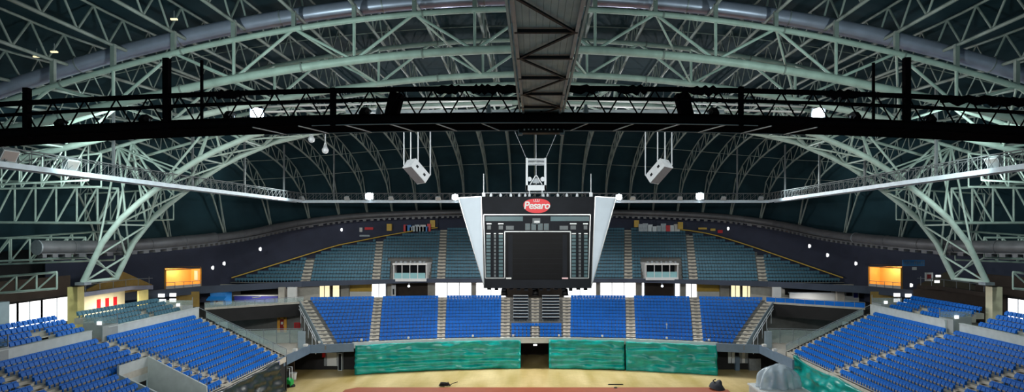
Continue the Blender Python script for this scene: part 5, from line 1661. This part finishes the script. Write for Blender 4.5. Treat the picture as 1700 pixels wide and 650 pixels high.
# covered equipment
def covered():
    cx_, cy_ = 28.75, 71.0
    p = thing('platform', 'grey box platform on the floor beside the right side stand', 'platform', (cx_, cy_, 0))
    part('platform_body', MB().b2(cx_ - 2.8, cx_ + 2.7, cy_ - 2.2, cy_ + 2.0, 0, 1.75), M['grey_box'], p)
    part('platform_top', MB().b2(cx_ - 2.95, cx_ + 2.85, cy_ - 2.35, cy_ + 2.15, 1.75, 1.95), M['grey_box_light'], p)
    c = thing('stored_machine', 'blue machine standing under clear plastic on the grey platform', 'machine', (cx_, cy_, 1.95))
    part('body', MB().b2(cx_ - 1.05, cx_ + .7, cy_ - .45, cy_ + .45, 1.95, 3.15).b2(cx_ - .6, cx_ + .3, cy_ - .3, cy_ + .3, 3.15, 3.7), M['equipment'], c)
    part('leg', MB().b2(cx_ + .8, cx_ + 1.0, cy_ - .35, cy_ + .35, 1.95, 2.8), M['steel_black'], c)
    mb = MB()
    n, m_ = 64, 16
    for j in range(m_ + 1):
        v = j / m_
        for i in range(n):
            a = 2 * math.pi * i / n
            prof = math.sin(min(1, v * 1.02) * math.pi / 2) ** .75
            r = 1 - .0
            rr = (1 - (1 - v) ** 2.1)
            fold = .93 + (.13 * math.sin(a * 11 + 3 * noise.noise(Vector((math.cos(a) * 1.5, math.sin(a) * 1.5, v * 2)))) + .30 * noise.noise(Vector((math.cos(a) * 2.4, math.sin(a) * 2.4, v * 2)))) * (v ** 1.2)
            x = 2.55 * rr * math.cos(a) * fold; y = 1.75 * rr * math.sin(a) * fold
            z = 1.97 + 2.6 * (1 - v ** 2.0) + .35 * noise.noise(Vector((x * .9, y * .9, 3))) * (1 - v * .6)
            mb.v.append((cx_ + x - .1, cy_ + y, max(1.97, z)))
    for j in range(m_):
        for i in range(n):
            a = j * n + i; b = j * n + (i + 1) % n
            mb.f.append((a, b, b + n, a + n)); mb.smooth.append(True)
    o = solo('plastic_cover', mb, M['plastic'], 'clear crumpled plastic sheet draped over the machine on the grey platform', 'cover')
    md = o.modifiers.new('thickness', 'SOLIDIFY'); md.thickness = .02
covered()
# floor scrubber
def scrubber():
    c = P(475, 640, 79.0); c.z = 0
    t = thing('floor_scrubber', 'green and black floor scrubber machine standing by the left corner', 'machine', c)
    x, y = c.x, c.y
    part('body', MB().prism([(x - .75, y - .5, .15), (x + .8, y - .5, .15), (x + .8, y - .5, .75), (x + .3, y - .5, 1.15), (x - .55, y - .5, 1.15), (x - .75, y - .5, .8)], (0, 1.0, 0)), M['green_machine'], t)
    part('tank', MB().b2(x - .6, x + .15, y - .42, y + .42, 1.15, 1.9), M['board_black'], t)
    fr = MB()
    fr.path([(x - .68, y - .4, 1.0), (x - .68, y - .4, 2.5), (x + .62, y - .4, 2.5), (x + .62, y - .4, 1.0)], .07, 6)
    fr.path([(x - .68, y + .4, 1.0), (x - .68, y + .4, 2.5), (x + .62, y + .4, 2.5), (x + .62, y + .4, 1.0)], .07, 6)
    part('guard_frame', fr, M['steel_white'], t)
    for dx in (-.5, .5):
        part('wheel', MB().tube((x + dx, y - .55, .22), (x + dx, y - .45, .22), .22, 14).tube((x + dx, y + .45, .22), (x + dx, y + .55, .22), .22, 14), M['steel_black'], t)
    part('brush_deck', MB().path([(x + .75, y, .03), (x + .75, y, .25)], [.45, .4], 16), M['steel_black'], t)
scrubber()
c = P(486, 624, 83); c.z = 0
t = thing('stacked_bucket', 'white bucket on the floor behind the green machine', 'bucket', c)
part('bucket_body', MB().path([c + Vector((.1, 0, 0)), c + Vector((.1, 0, .9))], [.35, .45], 14), M['white_plain'], t)
part('rim', MB().path([c + Vector((.1, 0, .86)), c + Vector((.1, 0, .93))], .48, 14), M['steel_white'], t)
c = P(484, 612, 84.5); c.z = 0
t = thing('trolley', 'dark brown upright trolley by the dark recess in the left corner', 'trolley', c)
part('frame', MB().b2(c.x - .4, c.x + .4, c.y - .2, c.y + .2, .15, 2.6).b2(c.x - .5, c.x + .5, c.y - .5, c.y + .3, .12, .22), M['brown_dark'], t)
part('wheel', MB().tube((c.x - .45, c.y - .1, .13), (c.x - .3, c.y - .1, .13), .13, 10).tube((c.x + .3, c.y - .1, .13), (c.x + .45, c.y - .1, .13), .13, 10), M['steel_black'], t)
# small black things on the floor
c = P(738, 641, 79.2); c.z = 0
t = thing('cable_heap', 'small black cable heap on the floor at the court edge', 'cables', c)
part('coil', MB().path([c + Vector((.75 * math.cos(k * .55) * (1 - k * .01), .35 * math.sin(k * .55), .08 + .012 * k)) for k in range(36)], .07, 6), M['steel_black'], t)
part('plug_box', MB().box(c + Vector((-.3, 0, .38)), (.45, .3, .3)), M['steel_black'], t)
part('loose_end', MB().path([c + Vector((.6, 0, .1)), c + Vector((1.1, .2, .35)), c + Vector((1.7, .3, .5))], .05, 6), M['steel_black'], t)
c = P(1190, 647, 77.8); c.z = 0
t = thing('covered_console', 'dark lumpy covered console on the floor right of the court', 'console', c)
pr = [(1.05, 0), (1.0, .35), (.8, .6), (.45, .75), (.3, 1.0), (.12, 1.12)]
part('cover', MB().path([c + Vector((.1 * k, 0, z)) for k, (r, z) in enumerate(pr)], [r for r, z in pr], 12), M['dark_blue'], t)
part('arm', MB().path([c + Vector((-.3, -.2, .9)), c + Vector((-.55, -.2, 1.15)), c + Vector((-.2, -.2, 1.3))], .09, 6), M['steel_black'], t)
c = P(1022, 638, 80.0); c.z = 0
solo('floor_strip', MB().box((c.x, c.y, .04), (2.0, .22, .06)).box((c.x, c.y, .08), (1.8, .1, .04)), M['steel_black'], 'thin dark strip lying on the floor near the court edge', 'strip')
c = P(1022, 643.4, 78.3); c.z = 0
solo('floor_plug', MB().path([(c.x, c.y, .02), (c.x, c.y, .12)], [.25, .18], 10), M['steel_black'], 'tiny black plug on the orange court edge', 'plug')
c = P(720, 546, 91.2)
# white standing rail marker in the right far block
for px, py, lb in ((1107, 551, 'white bottle shaped marker standing between far blue seats'),):
    c = P(px, py, 90.9); c.z = 4.6
    t = thing('handrail_post', lb, 'post', c)
    part('post', MB().tube(c, c + Vector((0, 0, 1.7)), .07), M['steel_white'], t)
    part('cap', MB().box(c + Vector((0, 0, 1.8)), (.2, .2, .25)), M['white_plain'], t)

# ------------------------------------------------------------------ seats as individuals and the rest
def inframe(x, y, z, m=8):
    px, py = X0 + x * F / y, Y0 + (H - z) * F / y
    return -m < px < 1700 + m and py < 652
lab = [b for b in blue if b[4] and inframe(b[0], b[1], b[2] + .7)]
lab.sort(key=lambda b: b[1])
near = lab[:300]
ids = set(id(b) for b in near)
for b in near:
    w = 'left' if b[0] < 0 else 'right'
    put_seat('blue', b[0], b[1], b[2], b[3], b[4], 'blue seats of the %s side stand' % w, 'stadium_seat')
seat_mass('stadium_seats', [b for b in blue if id(b) not in ids], M['seat_blue'], 'all the other blue plastic seats of the side and far stands', 'blue seats beyond the nearest ones')
tl = [b for b in teal if b[4] and inframe(b[0], b[1], b[2] + .5) and not (795 < X0 + b[0] * F / b[1] < 990)]
tl.sort(key=lambda b: (b[5], b[0]))
nt_ = tl[:300]
ids = set(id(b) for b in nt_)
for b in nt_:
    put_seat('teal', b[0], b[1], b[2], b[3], b[4], 'teal grey seats of the upper tier', 'upper_tier_seat')
seat_mass('upper_tier_seats', [b for b in teal if id(b) not in ids], M['seat_teal'], 'all the other teal grey seats of the upper far tier', 'teal grey seats higher up')

# ------------------------------------------------------------------ world, camera, view
wd = bpy.data.worlds.new('World'); scn.world = wd; wd.use_nodes = True
bg = wd.node_tree.nodes['Background']
bg.inputs['Color'].default_value = (.42, .62, .66, 1)
bg.inputs['Strength'].default_value = .26
cam = bpy.data.cameras.new('Camera')
co = bpy.data.objects.new('Camera', cam); COL.objects.link(co)
co.location = (0, 0, H); co.rotation_euler = (math.radians(90), 0, 0)
cam.sensor_width = 36; cam.lens = F / 1700 * 36
cam.shift_x = -(X0 - 850) / 1700
cam.shift_y = (Y0 - 325) / 1700
cam.clip_end = 400
scn.camera = co
vs = scn.view_settings
vs.view_transform = 'Standard'; vs.look = 'None'; vs.gamma = 1; vs.use_curve_mapping = False
vs.exposure = 0.0
